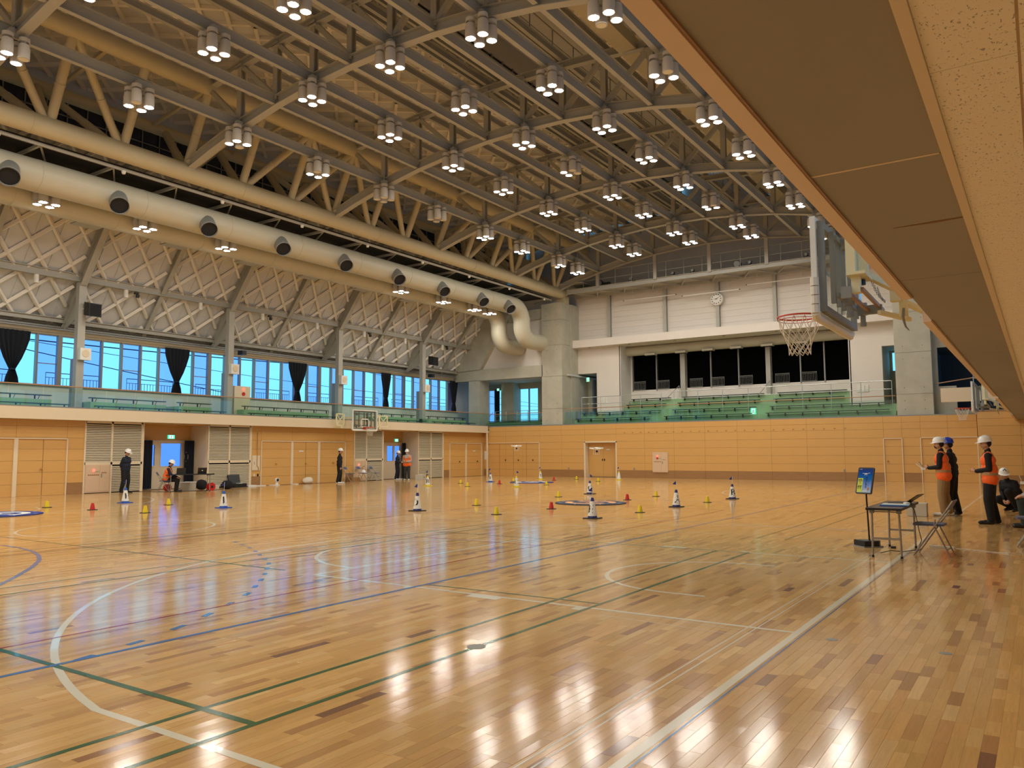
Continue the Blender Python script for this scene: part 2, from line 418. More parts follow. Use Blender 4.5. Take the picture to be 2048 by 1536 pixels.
# basketball court whose end line runs along the right side (two courts side by side)
cline('lineW', [(-1.77, -5), (-1.77, 18.6)], 0.062)
cline('lineW', [(-1.77, 20.4), (-1.77, 40)], 0.062)
cline('lineW', [(-2.105, -5), (-2.105, 18.6)], 0.012)
cline('lineW', [(-2.175, -5), (-2.175, 18.6)], 0.012)
cline('lineB', [(-1.715, -5), (-1.715, 16)], 0.012)
for cyy in (9.31, 30.6):
    cline('lineW', [(-1.8, cyy-2.47), (-7.6, cyy-2.47)], 0.055)
    cline('lineW', [(-1.8, cyy+2.47), (-7.6, cyy+2.47)], 0.055)
    cline('lineW', [(-7.58, cyy-2.5), (-7.58, cyy+2.5)], 0.055)
    cline('lineW', arc((-7.6, cyy), 1.8, 90, 270), 0.055)
    cline('lineW', [(-3.0, cyy-1.29)]+arc((-3.35, cyy), 1.29, 270, 90)+[(-3.0, cyy+1.29)], 0.055)
    cline('lineW', [(-1.8, cyy-6.72), (-4.3, cyy-6.72)]+arc((-3.35, cyy), 6.86, 258.5, 101.5, 72)+[(-4.3, cyy+6.72), (-1.8, cyy+6.72)], 0.055)
    for sg in (-1, 1):
        cline('lineW', [(-4.72, cyy+sg*2.56), (-5.12, cyy+sg*2.56)], 0.12)
        cline('lineW', [(-3.75, cyy+sg*2.56), (-3.85, cyy+sg*2.56)], 0.12)
        cline('lineW', [(-5.95, cyy+sg*2.54), (-6.05, cyy+sg*2.54)], 0.1)
    # the same court seen from its other end
    cline('lineW', arc((-15.8, cyy-0.3), 1.82, 0, 360, 72), 0.055)
    cline('lineW', [(-29.8, cyy-2.47), (-24.0, cyy-2.47)], 0.055)
    cline('lineW', [(-29.8, cyy+2.47), (-24.0, cyy+2.47)], 0.055)
    cline('lineW', [(-24.0, cyy-2.5), (-24.0, cyy+2.5)], 0.055)
    cline('lineW', arc((-24.0, cyy), 1.8, -90, 90), 0.055)
    cline('lineW', arc((-28.2, cyy), 6.86, -78, 78, 60), 0.055)
    cline('lineW', [(-15.8, cyy-7.5), (-15.8, cyy+7.5)], 0.055)
cline('lineW', [(-1.8, 1.8), (-29.8, 1.8)], 0.055)
cline('lineW', [(-1.8, 16.25), (-29.8, 16.25)], 0.055)
cline('lineW', [(-2.2, 14.2), (-14, 14.2)], 0.035)
cline('lineW', [(-1.8, 23.0), (-29.8, 23.0)], 0.055)
cline('lineW', [(-1.8, 38.2), (-29.8, 38.2)], 0.055)
cline('lineW', [(-29.75, -5), (-29.75, 40)], 0.055)
cline('lineW', [(-2.2, 6.70), (-3.5, 6.79)], 0.010)
cline('lineW', [(-2.2, 6.50), (-3.5, 6.60)], 0.010)
cline('lineW', [(-9.9, 3.0), (-9.5, 20)], 0.03)
# badminton (green)
for xg in (-3.72, -4.2):
    cline('lineG', [(xg, 1.9-3.5), (xg, 11.79)], 0.042, z=LZ+0.0002)
    cline('lineG', [(xg, 13.78), (xg, 27)], 0.034, z=LZ+0.0002)
for xg in (-9.36, -9.84, -12.9, -13.4):
    cline('lineG', [(xg, -2), (xg, 14)], 0.036, z=LZ+0.0002)
cline('lineG', [(-3.7, 2.94), (-9.86, 2.94)], 0.05, z=LZ+0.0002)
cline('lineG', [(-3.7, 7.08), (-5.9, 7.04)], 0.036, z=LZ+0.0002)
cline('lineG', [(-8.2, 6.9), (-16.2, 6.86)], 0.036, z=LZ+0.0002)
cline('lineG', [(-3.7, 11.79), (-9.9, 11.79)], 0.036, z=LZ+0.0002)
cline('lineG', [(-6.78, 11.0), (-6.78, 14.0)], 0.036, z=LZ+0.0002)
# handball (blue), tennis/volley (red)
cline('lineB', [(-5.94, -5), (-5.96, 42)], 0.05, z=LZ+0.0004)
cline('lineB', [(-5.95, 3.0), (-6.09, 3.72), (-6.35, 4.25), (-6.63, 4.8), (-7.18, 5.63), (-7.99, 6.57), (-8.91, 7.48), (-10.38, 8.42), (-11.72, 8.86)][:1]+[], 0.05) if False else None
_d = [(-5.95, 3.1), (-6.12, 3.72), (-6.35, 4.25), (-6.7, 4.85), (-7.22, 5.6), (-7.99, 6.4), (-8.95, 7.25), (-10.38, 8.1), (-11.9, 8.8)]
_dd = []
for i in range(len(_d)-1):
    a, b = _d[i], _d[i+1]; L = math.hypot(b[0]-a[0], b[1]-a[1]); n = max(2, int(round(L/0.17)))
    _dd += [(a[0]+(b[0]-a[0])*k/n, a[1]+(b[1]-a[1])*k/n) for k in range(n)]
cline('lineB', _dd, 0.055, z=LZ+0.0004, dash=(3, 1))
cline('lineB', [(-9.5, 4.0), (-9.91, 4.2), (-10.61, 4.75), (-11.3, 5.25), (-11.95, 5.65), (-12.5, 5.9), (-13.1, 6.1), (-13.8, 6.22), (-14.5, 6.25)], 0.06, z=LZ+0.0004)
cline('lineR', [(-6.8, 0), (-6.9, 20)], 0.03, z=LZ+0.0006)
cline('lineR', [(-13.05, 0), (-12.95, 20)], 0.03, z=LZ+0.0006)
cline('lineR', [(-6.8, 10.9), (-13.0, 10.9)], 0.03, z=LZ+0.0006)
cline('lineR', [(-6.9, 20), (-13.0, 20)], 0.03, z=LZ+0.0006)
for (x, y) in ((-1.48, 6.75), (-0.68, 6.75)):
    mb = MB().lathe((x, y, 0.0002), [(0.045, 0), (0.045, 0.0012), (0.036, 0.0016)], 20)
    mb.lathe((x, y, 0.0012), [(0.012, 0), (0.012, 0.0014)], 10)
    part('floor_socket_cover', mb, 'galv', fl)
part('floor_hatch', MB().lathe((-3.73, 5.02, 0.0004), [(0.075, 0), (0.075, 0.0012)], 20), 'galv', fl)

# ================================================================ PANELLED WALLS
COURSE = [0.0, 0.43, 0.855, 1.28, 1.71, 2.135, 2.56, 2.88, 3.2]
def panel_wall(name, axis, c, joints, z1, holes=(), th=0.03, parent=None, nrm=1, courses=COURSE):
    """axis 'y': wall runs along y at x=c ; axis 'x': runs along x at y=c. nrm: sign of the facing direction"""
    r = parent
    gp = 0.0018
    for a, b in zip(joints[:-1], joints[1:]):
        for k in range(len(courses)-1):
            za, zb = courses[k], min(courses[k+1], z1)
            if zb-za < 0.05: continue
            skip = False
            for (h0, h1, hz0, hz1) in holes:
                if a >= h0-0.01 and b <= h1+0.01 and zb <= hz1+0.12 and za >= hz0-0.12: skip = True
            if skip: continue
            mb = MB(); e = 0.004*random.random()
            t = th + e
            if axis == 'y':
                xa, xb = (c, c+nrm*t); v = [(xa, a+gp, za+gp), (xa, b-gp, za+gp), (xa, b-gp, zb-gp), (xa, a+gp, zb-gp)]
                v2 = [(xb, a+gp*2, za+gp*2), (xb, b-gp*2, za+gp*2), (xb, b-gp*2, zb-gp*2), (xb, a+gp*2, zb-gp*2)]
            else:
                ya, yb = (c, c+nrm*t); v = [(a+gp, ya, za+gp), (b-gp, ya, za+gp), (b-gp, ya, zb-gp), (a+gp, ya, zb-gp)]
                v2 = [(a+gp*2, yb, za+gp*2), (b-gp*2, yb, za+gp*2), (b-gp*2, yb, zb-gp*2), (a+gp*2, yb, zb-gp*2)]
            fs = [(0, 1, 5, 4), (1, 2, 6, 5), (2, 3, 7, 6), (3, 0, 4, 7), (4, 5, 6, 7)]
            if (axis == 'y' and nrm > 0) is False and not (axis == 'x' and nrm < 0): fs = [tuple(reversed(f)) for f in fs]
            mb.add(v+v2, fs)
            um = (a+b)/2; dr = any(d0 <= um <= d1 for d0, d1 in (((9, 15.35), (24.1, 29.9), (38.5, 42.2)) if axis == 'y' else ((-30.5, -26.3), (-6.6, -5.5), (-4.95, -2.4))))
            base = k == 0 and not dr
            part('base_board' if base else 'wall_panel', mb, 'basewood' if base else 'wood', r)
def joints(a, b, step):
    n = max(1, int(round((b-a)/step))); return [a+(b-a)*i/n for i in range(n+1)]

def holed(mb, axis, c0, c1, u0, u1, z0, z1, holes):
    us = sorted({u0, u1, *[h[0] for h in holes], *[h[1] for h in holes]}); zs = sorted({z0, z1, *[h[2] for h in holes], *[h[3] for h in holes]})
    us = [u for u in us if u0 <= u <= u1]; zs = [z for z in zs if z0 <= z <= z1]
    for a, b in zip(us[:-1], us[1:]):
        for c, d in zip(zs[:-1], zs[1:]):
            um, zm = (a+b)/2, (c+d)/2
            if any(h[0] < um < h[1] and h[2] < zm < h[3] for h in holes): continue
            if axis == 'y': mb.box(c0, c1, a, b, c, d)
            else: mb.box(a, b, c0, c1, c, d)
    return mb
DOORPANES = {18.4: ((19.42, 19.64, 1.0, 1.9), (19.93, 20.9, .98, 1.97)), 32.65: ((34.22, 34.75, 1.05, 1.92), (34.87, 35.33, 1.05, 1.92))}
# ---- left wall (x = -30.8), below the gallery
WL = -30.8
wl = root('wall_left')
back = MB()
for a, b in ((Y0, 18.4), (21.42, 32.65), (35.6, 43.0)):
    back.box(WL-0.25, WL-0.002, a, b, 0, 2.82)
for a, b in ((18.4, 21.42), (32.65, 35.6)):
    holed(back, 'y', WL-1.30, WL-1.2, a, b, 0, 2.82, [(h[0]-.05, h[1]+.12, h[2]-.05, h[3]+.05) for h in DOORPANES[a]] if a < 20 else [(34.1, 35.5, 1.0, 2.0)])       # back of the doorway recess
    back.box(WL-1.2, WL-0.02, a-0.2, a, 0, 2.82); back.box(WL-1.2, WL-0.02, b, b+0.2, 0, 2.82)
part('wall_core', back, 'seam', wl)
panel_wall('left', 'y', WL, joints(Y0, 9.0, 1.85)+[10.6, 12.1, 13.55, 15.35, 16.02], 2.82, parent=wl)
panel_wall('left', 'y', WL, [23.74, 24.32, 26.17, 27.91, 29.72, 30.37], 2.82, parent=wl)
panel_wall('left', 'y', WL, [37.98, 38.6, 40.3, 42.0, 42.3], 2.82, parent=wl)
for a, b in ((18.4, 21.42), (32.65, 35.6)):
    mb = MB()
    mb.box(WL-1.2, WL-1.17, a, b, 2.12, 2.8)
    part('wall_panel', mb, 'wood', wl)
    part('recess_wall', holed(MB(), 'y', WL-1.2, WL-1.18, a, b, 0, 2.12, DOORPANES[a]), 'frame', wl)
    part('recess_side', MB().box(WL-1.2, WL, b-0.02, b, 0, 2.8), 'cream', wl)
    part('recess_side', MB().box(WL-1.2, WL, a, a+0.02, 0, 2.8), 'cream', wl)
    part('recess_ceiling', MB().box(WL-1.2, WL, a, b, 2.76, 2.8), 'wood', wl)
# louvre screens
def louvre(y0, ym, y1, label, hyd=None):
    t = thing('louvre_screen', label, 'louvre', (WL, (y0+y1)/2, 0), 'beige louvre screens along the left wall')
    O = t.location
    fr = MB(O); f = 0.045
    for yy, wd in ((y0, 0.06), (ym, 0.07), (y1, 0.12)):
        fr.box(WL, WL+0.07, yy-wd/2, yy+wd/2, 0, 2.8)
    fr.box(WL, WL+0.07, y0, y1, 2.72, 2.8)
    fr.box(WL, WL+0.07, y0, y1, 1.1, 1.2)
    part('frame', fr, 'frame', t)
    part('backing', MB(O).box(WL+0.003, WL+0.008, y0, y1, 0.0, 2.72), 'dark', t)
    for (a, b) in ((y0+.03, ym-.035), (ym+.035, y1-.06)):
        for (za, zb) in ((0.03, 1.1), (1.2, 2.72)):
            if hyd and a < ym and zb < 1.2: continue
            sl = MB(O); z = za+0.03
            while z < zb-0.02:
                sl.add([(WL+0.030, a, z+0.026), (WL+0.062, a, z+0.006), (WL+0.062, b, z+0.006), (WL+0.030, b, z+0.026),
                        (WL+0.030, a, z-0.004), (WL+0.062, a, z-0.026), (WL+0.062, b, z-0.026), (WL+0.030, b, z-0.004)],
                       [(0, 1, 2, 3), (7, 6, 5, 4), (1, 5, 6, 2), (0, 4, 5, 1), (3, 2, 6, 7)])
                z += 0.068
            part('slats', sl, 'louvre', t, kind='stuff')
    return t
louvre(16.02, 17.08, 18.36, 'louvre screen over the hydrant cabinet left of the man in black', True)
louvre(21.46, 22.55, 23.7, 'louvre screen right of the laptop table, behind the open black case', False)
louvre(30.4, 31.32, 32.6, 'louvre screen behind the three folding chairs, under the far hoop', True)
louvre(35.64, 36.8, 37.95, 'louvre screen right of the pair in the doorway recess', False)
def hydrant(y0, y1, zt, xw, label, axis='y', yw=None):
    t = thing('hydrant_cabinet', label, 'cabinet', (xw, (y0+y1)/2, 0) if axis == 'y' else ((y0+y1)/2, yw, 0), 'beige fire hydrant cabinets')
    O = t.location
    def bx(mb, a, b, z0, z1, d0, d1):
        if axis == 'y': mb.box(xw+d0, xw+d1, a, b, z0, z1)
        else: mb.box(a, b, yw-d0, yw-d1, z0, z1)
        return mb
    part('body', bx(MB(O), y0, y1, 0.02 if axis == 'y' else 0.33, zt, 0.03, 0.075), 'fire', t)
    ym = y0+(y1-y0)*0.58; zb = 0.06 if axis == 'y' else 0.36
    d = part('door', bx(MB(O), y0+.03, ym-.01, zb, zt-.04, 0.075, 0.085), 'fire', t)
    d2 = part('door', bx(MB(O), ym+.01, y1-.03, zb, zt-.04, 0.075, 0.085), 'fire', t)
    part('handle', bx(MB(O), ym+.05, ym+.09, zt*.55, zt*.55+.14, 0.085, 0.1), 'galv', d2)
    c = MB(O); yc = y0+(y1-y0)*0.33; zc = zt-0.22
    if axis == 'y': c.ell((xw+0.09, yc, zc), (0.05, 0.06, 0.06))
    else: c.ell((yc, yw-0.09, zc), (0.06, 0.05, 0.06))
    part('alarm_lamp', c, 'redlamp', t)
    if axis != 'y':
        part('alarm_button', MB(O).lathe((yc, yw-0.1, zc-0.12), [(0.06, 0), (0.06, 0.02)], 12, 'y'), 'red', t)
    # red-brown lettering rows and a small green plate
    lt = MB(O)
    for k in range(6): bx(lt, y0+.1+k*.075, y0+.155+k*.075, zt*.62, zt*.62+.045, 0.0855, 0.088)
    part('lettering', lt, 'basewood', t, kind='stuff')
    lt = MB(O)
    for k in range(3): bx(lt, ym+.07+k*.07, ym+.12+k*.07, zt*.70, zt*.70+.04, 0.0855, 0.088)
    part('lettering', lt, 'basewood', t, kind='stuff')
    part('green_plate', bx(MB(O), y0+(y1-y0)*.36, y0+(y1-y0)*.56, zt*.74, zt*.74+.04, 0.0855, 0.089), 'green', t)
hydrant(16.06, 17.03, 1.1, WL, 'hydrant cabinet with red lamp, left of the man in black')
hydrant(30.44, 31.28, 1.1, WL, 'hydrant cabinet with red lamp, behind the folding chairs')

def white_door(name, axis, c, u0, u1, posts, zt, knobs=(), seams=(), nrm=1, knobmat='knob'):
    r = root(name); th = 0.05
    def bx(a, b, z0, z1, d=th):
        mb = MB()
        if axis == 'y': mb.box(c+nrm*0.03, c+nrm*(0.03+d), a, b, z0, z1)
        else: mb.box(a, b, c+nrm*0.03, c+nrm*(0.03+d), z0, z1)
        return mb
    fw = 0.04
    part('door_frame', bx(u0-fw/2, u0+fw/2, 0, zt), 'frame', r); part('door_frame', bx(u1-fw/2, u1+fw/2, 0, zt), 'frame', r)
    part('door_frame', bx(u0, u1, zt-fw/2, zt+fw/2), 'frame', r)
    for p in posts: part('post', bx(p-.07, p+.07, 0, zt, 0.035), 'frame', r)
    for s_ in seams: part('door_seam', bx(s_-.008, s_+.008, 0.02, zt-.03, 0.008), 'seam', r)
    for (u, z) in knobs:
        mb = MB()
        if axis == 'y': mb.ell((c+nrm*0.08, u, z), (0.03, 0.045, 0.045))
        else: mb.ell((u, c+nrm*0.08, z), (0.045, 0.03, 0.045))
        part('door_handle', mb, knobmat, r)
    return r
white_door('door_1', 'y', WL, 9.0, 15.35, (13.55,), 2.1, knobs=((14.45, 0.98),), seams=(14.5,))
white_door('door_2', 'y', WL, 24.32, 29.72, (26.17, 27.91), 2.1, knobs=((25.2, 1.02), (27.05, 1.02), (28.9, 1.02)), seams=(27.05,))
white_door('door_3', 'y', WL, 38.62, 42.0, (40.31,), 2.1, knobs=((39.6, .95), (41.5, .95)), knobmat='black')
for y_, z_ in ((26.75, 1.62), (41.2, 1.62)):
    tag(part('door_plate', MB((WL, y_, z_)).box(WL+0.031, WL+0.045, y_-.14, y_+.14, z_-.03, z_+.03), 'paper'), 'small white nameplate on the %s panelled store door' % ('three-leaf' if y_ < 30 else 'corner'), 'plate')
for o in [o for o in bpy.data.objects if o.name.startswith('door_plate')]: o.location = (WL, 26.75 if o['label'].find('three') > 0 else 41.2, 1.62)
# electrical board, conduit, sockets
t = thing('distribution_board', 'cream electrical cabinet on the wood wall, right of the louvre screen', 'cabinet', (WL, 23.98, 1.05))
part('body', MB(t.location).box(WL+.03, WL+.07, 23.8, 24.24, 0.72, 1.42), 'frame', t)
part('door', MB(t.location).box(WL+.07, WL+.078, 23.83, 24.21, 0.75, 1.39), 'frame', t)
part('handle', MB(t.location).box(WL+.078, WL+.09, 23.9, 23.92, 1.0, 1.12), 'galv', t)
t = part('conduit', MB((WL, 24.05, 1.6)).tube([(WL+.09, 24.06, 2.5), (WL+.09, 24.06, .92), (WL+.09, 24.14, .88), (WL+.09, 24.14, .74)], 0.014, 8), 'basewood')
t.location = (WL, 24.05, 1.6); tag(t, 'thin brown conduit running down over the electrical cabinet', 'conduit')
for y_ in (23.95, 24.16):
    t = part('wall_socket', MB((WL, y_, .5)).box(WL+.03, WL+.045, y_-.04, y_+.04, .44, .56), 'black' if y_ > 24 else 'frame'); t.location = (WL, y_, .5)
    tag(t, '%s wall socket low on the wood wall under the electrical cabinet' % ('dark' if y_ > 24 else 'pale'), 'socket')
# entrance doors in the two recesses
def entrance(n, a, b, panes, curtains, lab):
    r = root('door_%d' % n); xc = WL-1.18
    part('door_leaf', holed(MB(), 'y', xc, xc+0.04, a+.05, b-.05, 0.0, 2.1, panes), 'frame', r)
    for (p0, p1, z0, z1) in panes:
        part('pane', MB().box(xc+.01, xc+.02, p0, p1, z0, z1), 'doorglow', r)
        part('pane_frame', MB().box(xc+.04, xc+.055, p0-.03, p0, z0-.03, z1+.03).box(xc+.04, xc+.055, p1, p1+.03, z0-.03, z1+.03)
             .box(xc+.04, xc+.055, p0, p1, z0-.03, z0).box(xc+.04, xc+.055, p0, p1, z1, z1+.03), 'frame', r)
    for (c0, c1) in curtains:
        mb = MB(); n_ = 14
        top = []; 
        pts = [(xc+.28+.045*math.sin(i*2.1), c0+(c1-c0)*i/n_) for i in range(n_+1)]
        vs = [(x, y, 0.03) for x, y in pts]+[(x, y, 2.1) for x, y in pts]+[(x-.03, y, 0.03) for x, y in pts]+[(x-.03, y, 2.1) for x, y in pts]
        m_ = n_+1; fs = []
        for i in range(n_):
            fs += [(i, i+1, m_+i+1, m_+i), (2*m_+i+1, 2*m_+i, 3*m_+i, 3*m_+i+1)]
        fs += [(0, m_, 3*m_, 2*m_), (n_, 2*m_+n_, 3*m_+n_, m_+n_)]
        mb.add(vs, fs)
        o = part('door_curtain', mb, 'curtain'); o.data.transform(Matrix.Translation((-xc, -(c0+c1)/2, 0))); o.location = (xc, (c0+c1)/2, 0)
        tag(o, 'floor-length black curtain %s' % lab[(c0, c1)], 'curtain')
M['doorglow'] = glass('bright_door_glass', (0.62, 0.62, 0.98), 0.02)
entrance(4, 18.4, 21.42, DOORPANES[18.4], ((18.5, 19.42), (20.93, 21.4)), {(18.5, 19.42): 'left of the lit door window, beside the louvre screen', (20.93, 21.4): 'right of the lit door window, behind the laptop table'})
entrance(5, 32.65, 35.6, DOORPANES[32.65], ((35.3, 35.58),), {(35.3, 35.58): 'beside the paired door windows, behind the person in the orange vest'})
t = thing('door_handle_ring', 'pale round ring handle at the right of the lit door window', 'handle', (-31.7, 21.0, 1.35))
part('ring', MB(t.location).tube([(-31.72, 21.02+.09*math.cos(a), 1.38+.2*math.sin(a)) for a in [2*PI*k/16 for k in range(17)]], .012, 6), 'frame', t)
# ---- far wall (y = 42.3)
YF = 42.3
wf = root('wall_far')
core = MB()
holed(core, 'x', YF+0.002, YF+0.25, -30.8, -2.45, 0, 3.2, ((-23.16, -21.04, -1, 2.1),))
part('wall_core', core, 'seam', wf)
jx = [-30.75, -30.35, -29.0, -27.7, -26.4, -24.8, -23.16, -21.04] + joints(-21.04, -6.48, 1.82)[1:] + [-5.66, -4.85, -3.7, -2.5]
panel_wall('far', 'x', YF, jx, 3.18, holes=((-23.16, -21.04, 0, 2.1),), nrm=-1, parent=wf)
# recessed double door
r = root('door_6')
part('door_recess', MB().box(-23.16, -23.12, YF, YF+.45, 0, 2.1).box(-21.08, -21.04, YF, YF+.45, 0, 2.1).box(-23.16, -21.04, YF, YF+.45, 2.06, 2.1), 'frame', r)
part('door_frame', MB().box(-23.22, -23.12, YF-.06, YF, 0, 2.14).box(-21.08, -21.0, YF-.06, YF, 0, 2.14).box(-23.2, -21.0, YF-.06, YF, 2.08, 2.16), 'frame', r)
for a, b in ((-23.1, -22.105), (-22.095, -21.1)):
    d = part('door_leaf', MB().box(a, b, YF+.36, YF+.42, 0.02, 2.05), 'wood', r)
    part('door_pull', MB().box((-22.2 if a < -22.5 else -22.06), (-22.14 if a < -22.5 else -22.0), YF+.34, YF+.36, .98, 1.1), 'black', d)
part('door_back', MB().box(-23.2, -21.0, YF+.43, YF+.45, 0, 2.15), 'seam', r)
part('door_plate', MB().box(-21.9, -21.65, YF+.345, YF+.36, 1.62, 1.68), 'paper', r)
white_door('door_7', 'x', YF, -30.42, -26.42, (), 2.12, knobs=((-29.0, 1.02), (-28.0, 1.02), (-26.9, 1.02)), seams=(-29.5, -28.4, -27.4), nrm=-1, knobmat='black')
white_door('door_8', 'x', YF, -6.48, -5.66, (), 2.1, knobs=((-6.33, 1.0),), nrm=-1)
white_door('door_9', 'x', YF, -4.85, -2.5, (), 2.12, knobs=((-3.6, 1.0),), seams=(-3.75,), nrm=-1)
mk = MB()
for k in range(25): mk.box(-20.5+k*.51, -20.47+k*.51, YF-.037, YF-.028, 2.60, 2.67).box(-20.44+k*.51, -20.42+k*.51, YF-.037, YF-.028, 2.62, 2.66)
part('wall_mark', mk, 'seam', wf, kind='stuff')
for x_ in (-24.3, -19.9, -8.35):
    t = part('wall_socket', MB((x_, YF, .52)).box(x_-.04, x_+.04, YF-.05, YF-.03, .46, .58), 'galv'); t.location = (x_, YF, .52)
    tag(t, {-24.3: 'small wall socket low on the far wall, left of the recessed door', -19.9: 'small wall socket low on the far wall, left of the hydrant cabinet', -8.35: 'small wall socket low on the far wall, left of the upright sign screen'}[x_], 'socket')
hydrant(-18.72, -17.78, 1.48, 0, 'white hydrant cabinet set in the middle of the far wood wall', 'x', YF)
t = part('notice_sheet', MB((-30.6, YF, 1.35)).box(-30.72, -30.5, YF-.045, YF-.03, 1.05, 1.6), 'paper'); t.location = (-30.6, YF, 1.35)
tag(t, 'white notice sheet in the far left corner beside the pole', 'notice')
# far wall: nearer piece right of the corner
ws = root('wall_step')
YS = 39.8
part('wall_core', MB().box(-2.3, 2.6, YS+.002, YS+.2, 0, 3.2).box(-2.3, -2.1, YS, YF, 0, 3.2), 'seam', ws)
panel_wall('step', 'x', YS, [-2.3, -0.75, 0.9, 2.4], 3.18, nrm=-1, parent=ws)
panel_wall('step', 'y', -2.3, [YS+.01, YS+1.2, YF], 3.18, nrm=-1, parent=ws)
part('wall_top', MB().box(-2.34, 2.6, YS-.05, YF, 3.18, 3.24), 'basewood', ws)
# right wall and the wall behind the camera (out of view, they close the hall)
wr = root('wall_right')
part('wall_core', MB().box(X1, X1+.2, Y0, YS, 0, 2.9), 'white', wr)
wb = root('wall_back')
part('wall_core', MB().box(-34, X1+.2, Y0-.2, Y0, 0, 15.5), 'white', wb)
part('ground_slab', MB().box(-60, -32.3, -20, 60, -.4, -.3), 'conc', root('ground'))

# ================================================================ RIGHT BALCONY OVER THE CAMERA
rb = root('ceiling_soffit')
ys = [-7, -4.2, -1.4, 1.3, 3.82, 6.6, 9.4, 12.2, 15.0, 17.8, 20.6, 23.4, 26.2, 29.0, 31.8, 34.6, 37.2, 39.8]
for a, b in zip(ys[:-1], ys[1:]):
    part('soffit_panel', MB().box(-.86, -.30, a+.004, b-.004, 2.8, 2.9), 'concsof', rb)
part('tile_backing', MB().box(-.30, 2.4, -7, 39.8, 2.812, 2.86), 'fasc', rb)
part('soffit_trim', MB().box(-.30, -.259, -7, 39.8, 2.785, 2.9), 'frame', rb)
for a, b in ((-7, 7.36), (8.76, 22.0), (22.9, 31.6), (33.9, 39.8)):
    part('fascia_strip', MB().box(-.935, -.86, a, b, 2.785, 3.25), 'fasc', rb)
    part('fascia_bead', MB().box(-.86, -.848, a, b, 2.79, 2.8), 'basewood', rb)
part('balcony_slab', MB().box(-.93, X1+.2, -7, 39.8, 2.92, 3.2), 'conc', rb)
for i, (a, b) in enumerate(zip([-.26, 0.005, .61, 1.22, 1.83], [0.0, .605, 1.215, 1.825, 2.4])):
    y = -3.0 + (0.9 if i % 2 else 0)
    y = -7.0
    ysq = [-7.0, -4.3, -2.5, -0.7, 1.15] + [2.98+1.82*k for k in range(21)]
    for ya, yb in zip(ysq[:-1], ysq[1:]):
        if ya > 39: break
        part('ceiling_tile', MB().box(a+.002, b-.002, ya+.002, min(yb, 39.8)-.002, 2.80, 2.815), 'rocktile', rb)

# upper right side of the hall: the opposite gallery with its own band of windows (above and behind the camera)
wu2 = root('wall_right_upper')
part('upper_wall', holed(MB(), 'y', 3.4, 3.6, Y0, 44.8, 2.9, 15.4, ((Y0+.5, 42.0, 4.33, 6.42),)), 'ceil', wu2)
part('upper_floor', MB().box(X1, 3.5, Y0, 44.8, 2.9, 3.2), 'conc', wu2)
r = root('window_30')
yy = Y0+.5; k = 0
while yy < 41.5:
    part('pane', MB().box(3.5, 3.51, yy+.02, min(yy+1.76, 42.0), 4.33, 6.42), 'pane_a' if k % 2 else 'pane_b', r)
    part('mullion', MB().box(3.42, 3.56, yy-.03, yy+.03, 4.33, 6.42), 'alu', r); yy += 1.765; k += 1

part('soffit_scuff', MB().prism([(-.66, 4.985, 2.799), (-.45, 4.965, 2.799), (-.305, 4.955, 2.799), (-.305, 4.975, 2.799), (-.45, 5.0, 2.799)], (0, 0, -.0015)), 'seam', rb)
part('soffit_joint', MB().box(-.85, -.31, 3.812, 3.828, 2.7985, 2.8), 'fasc', rb)
# ================================================================ LEFT GALLERY
BAY = 7.06; YA = [16.27+BAY*k for k in range(-3, 4)] ; YEND = 42.3      # arch lines
g = root('trim_1')
part('gallery_slab', MB().box(-33.9, -30.34, Y0, 47.5, 2.80, 3.0), 'conc', g)
part('gallery_fascia', MB().box(-30.34, -30.28, Y0, 42.02, 2.80, 3.24).box(-30.34, -30.28, 42.02, 42.06, 2.8, 3.24), 'cream', g)
wu = root('wall_gallery')
part('sill_wall', MB().box(-33.7, -33.5, Y0, 42.9, 3.0, 4.30), 'white', wu)
part('header_wall', MB().box(-33.75, -33.52, Y0, 42.9, 6.42, 7.0), 'cream', wu)
part('sill_board', MB().box(-33.7, -33.42, Y0, 42.9, 4.28, 4.33), 'alu', wu)
YW = [16.27+BAY*k for k in range(-3, 4)] + [42.75]
for n, (a, b) in enumerate(zip([Y0]+YW[:-1], YW)):
    r = root('window_%d' % (n+1))
    if b-a < 0.5: continue
    step = BAY/8; k = 0; y = b if n == 0 else a
    cnt = int(round((b-a)/step)) if n else int((b-a)/step)
    for k in range(cnt):
        y = a+k*(b-a)/cnt; y2 = a+(k+1)*(b-a)/cnt
        part('pane', MB().box(-33.60, -33.59, y+.02, y2-.02, 4.33, 6.42), 'pane_a' if k % 2 == 0 else 'pane_b', r)
        wd = 0.085 if k == 0 else 0.035
        part('mullion', MB().box(-33.68, -33.50, y-wd, y+wd, 4.33, 6.42), 'alu', r)
        if k % 4 == 3: part('transom', MB().box(-33.62, -33.57, y+.035, y2-.035, 5.20, 5.235), 'alu', r)
    part('frame', MB().box(-33.66, -33.54, a, b, 6.37, 6.42).box(-33.66, -33.54, a, b, 4.30, 4.36), 'alu', r)
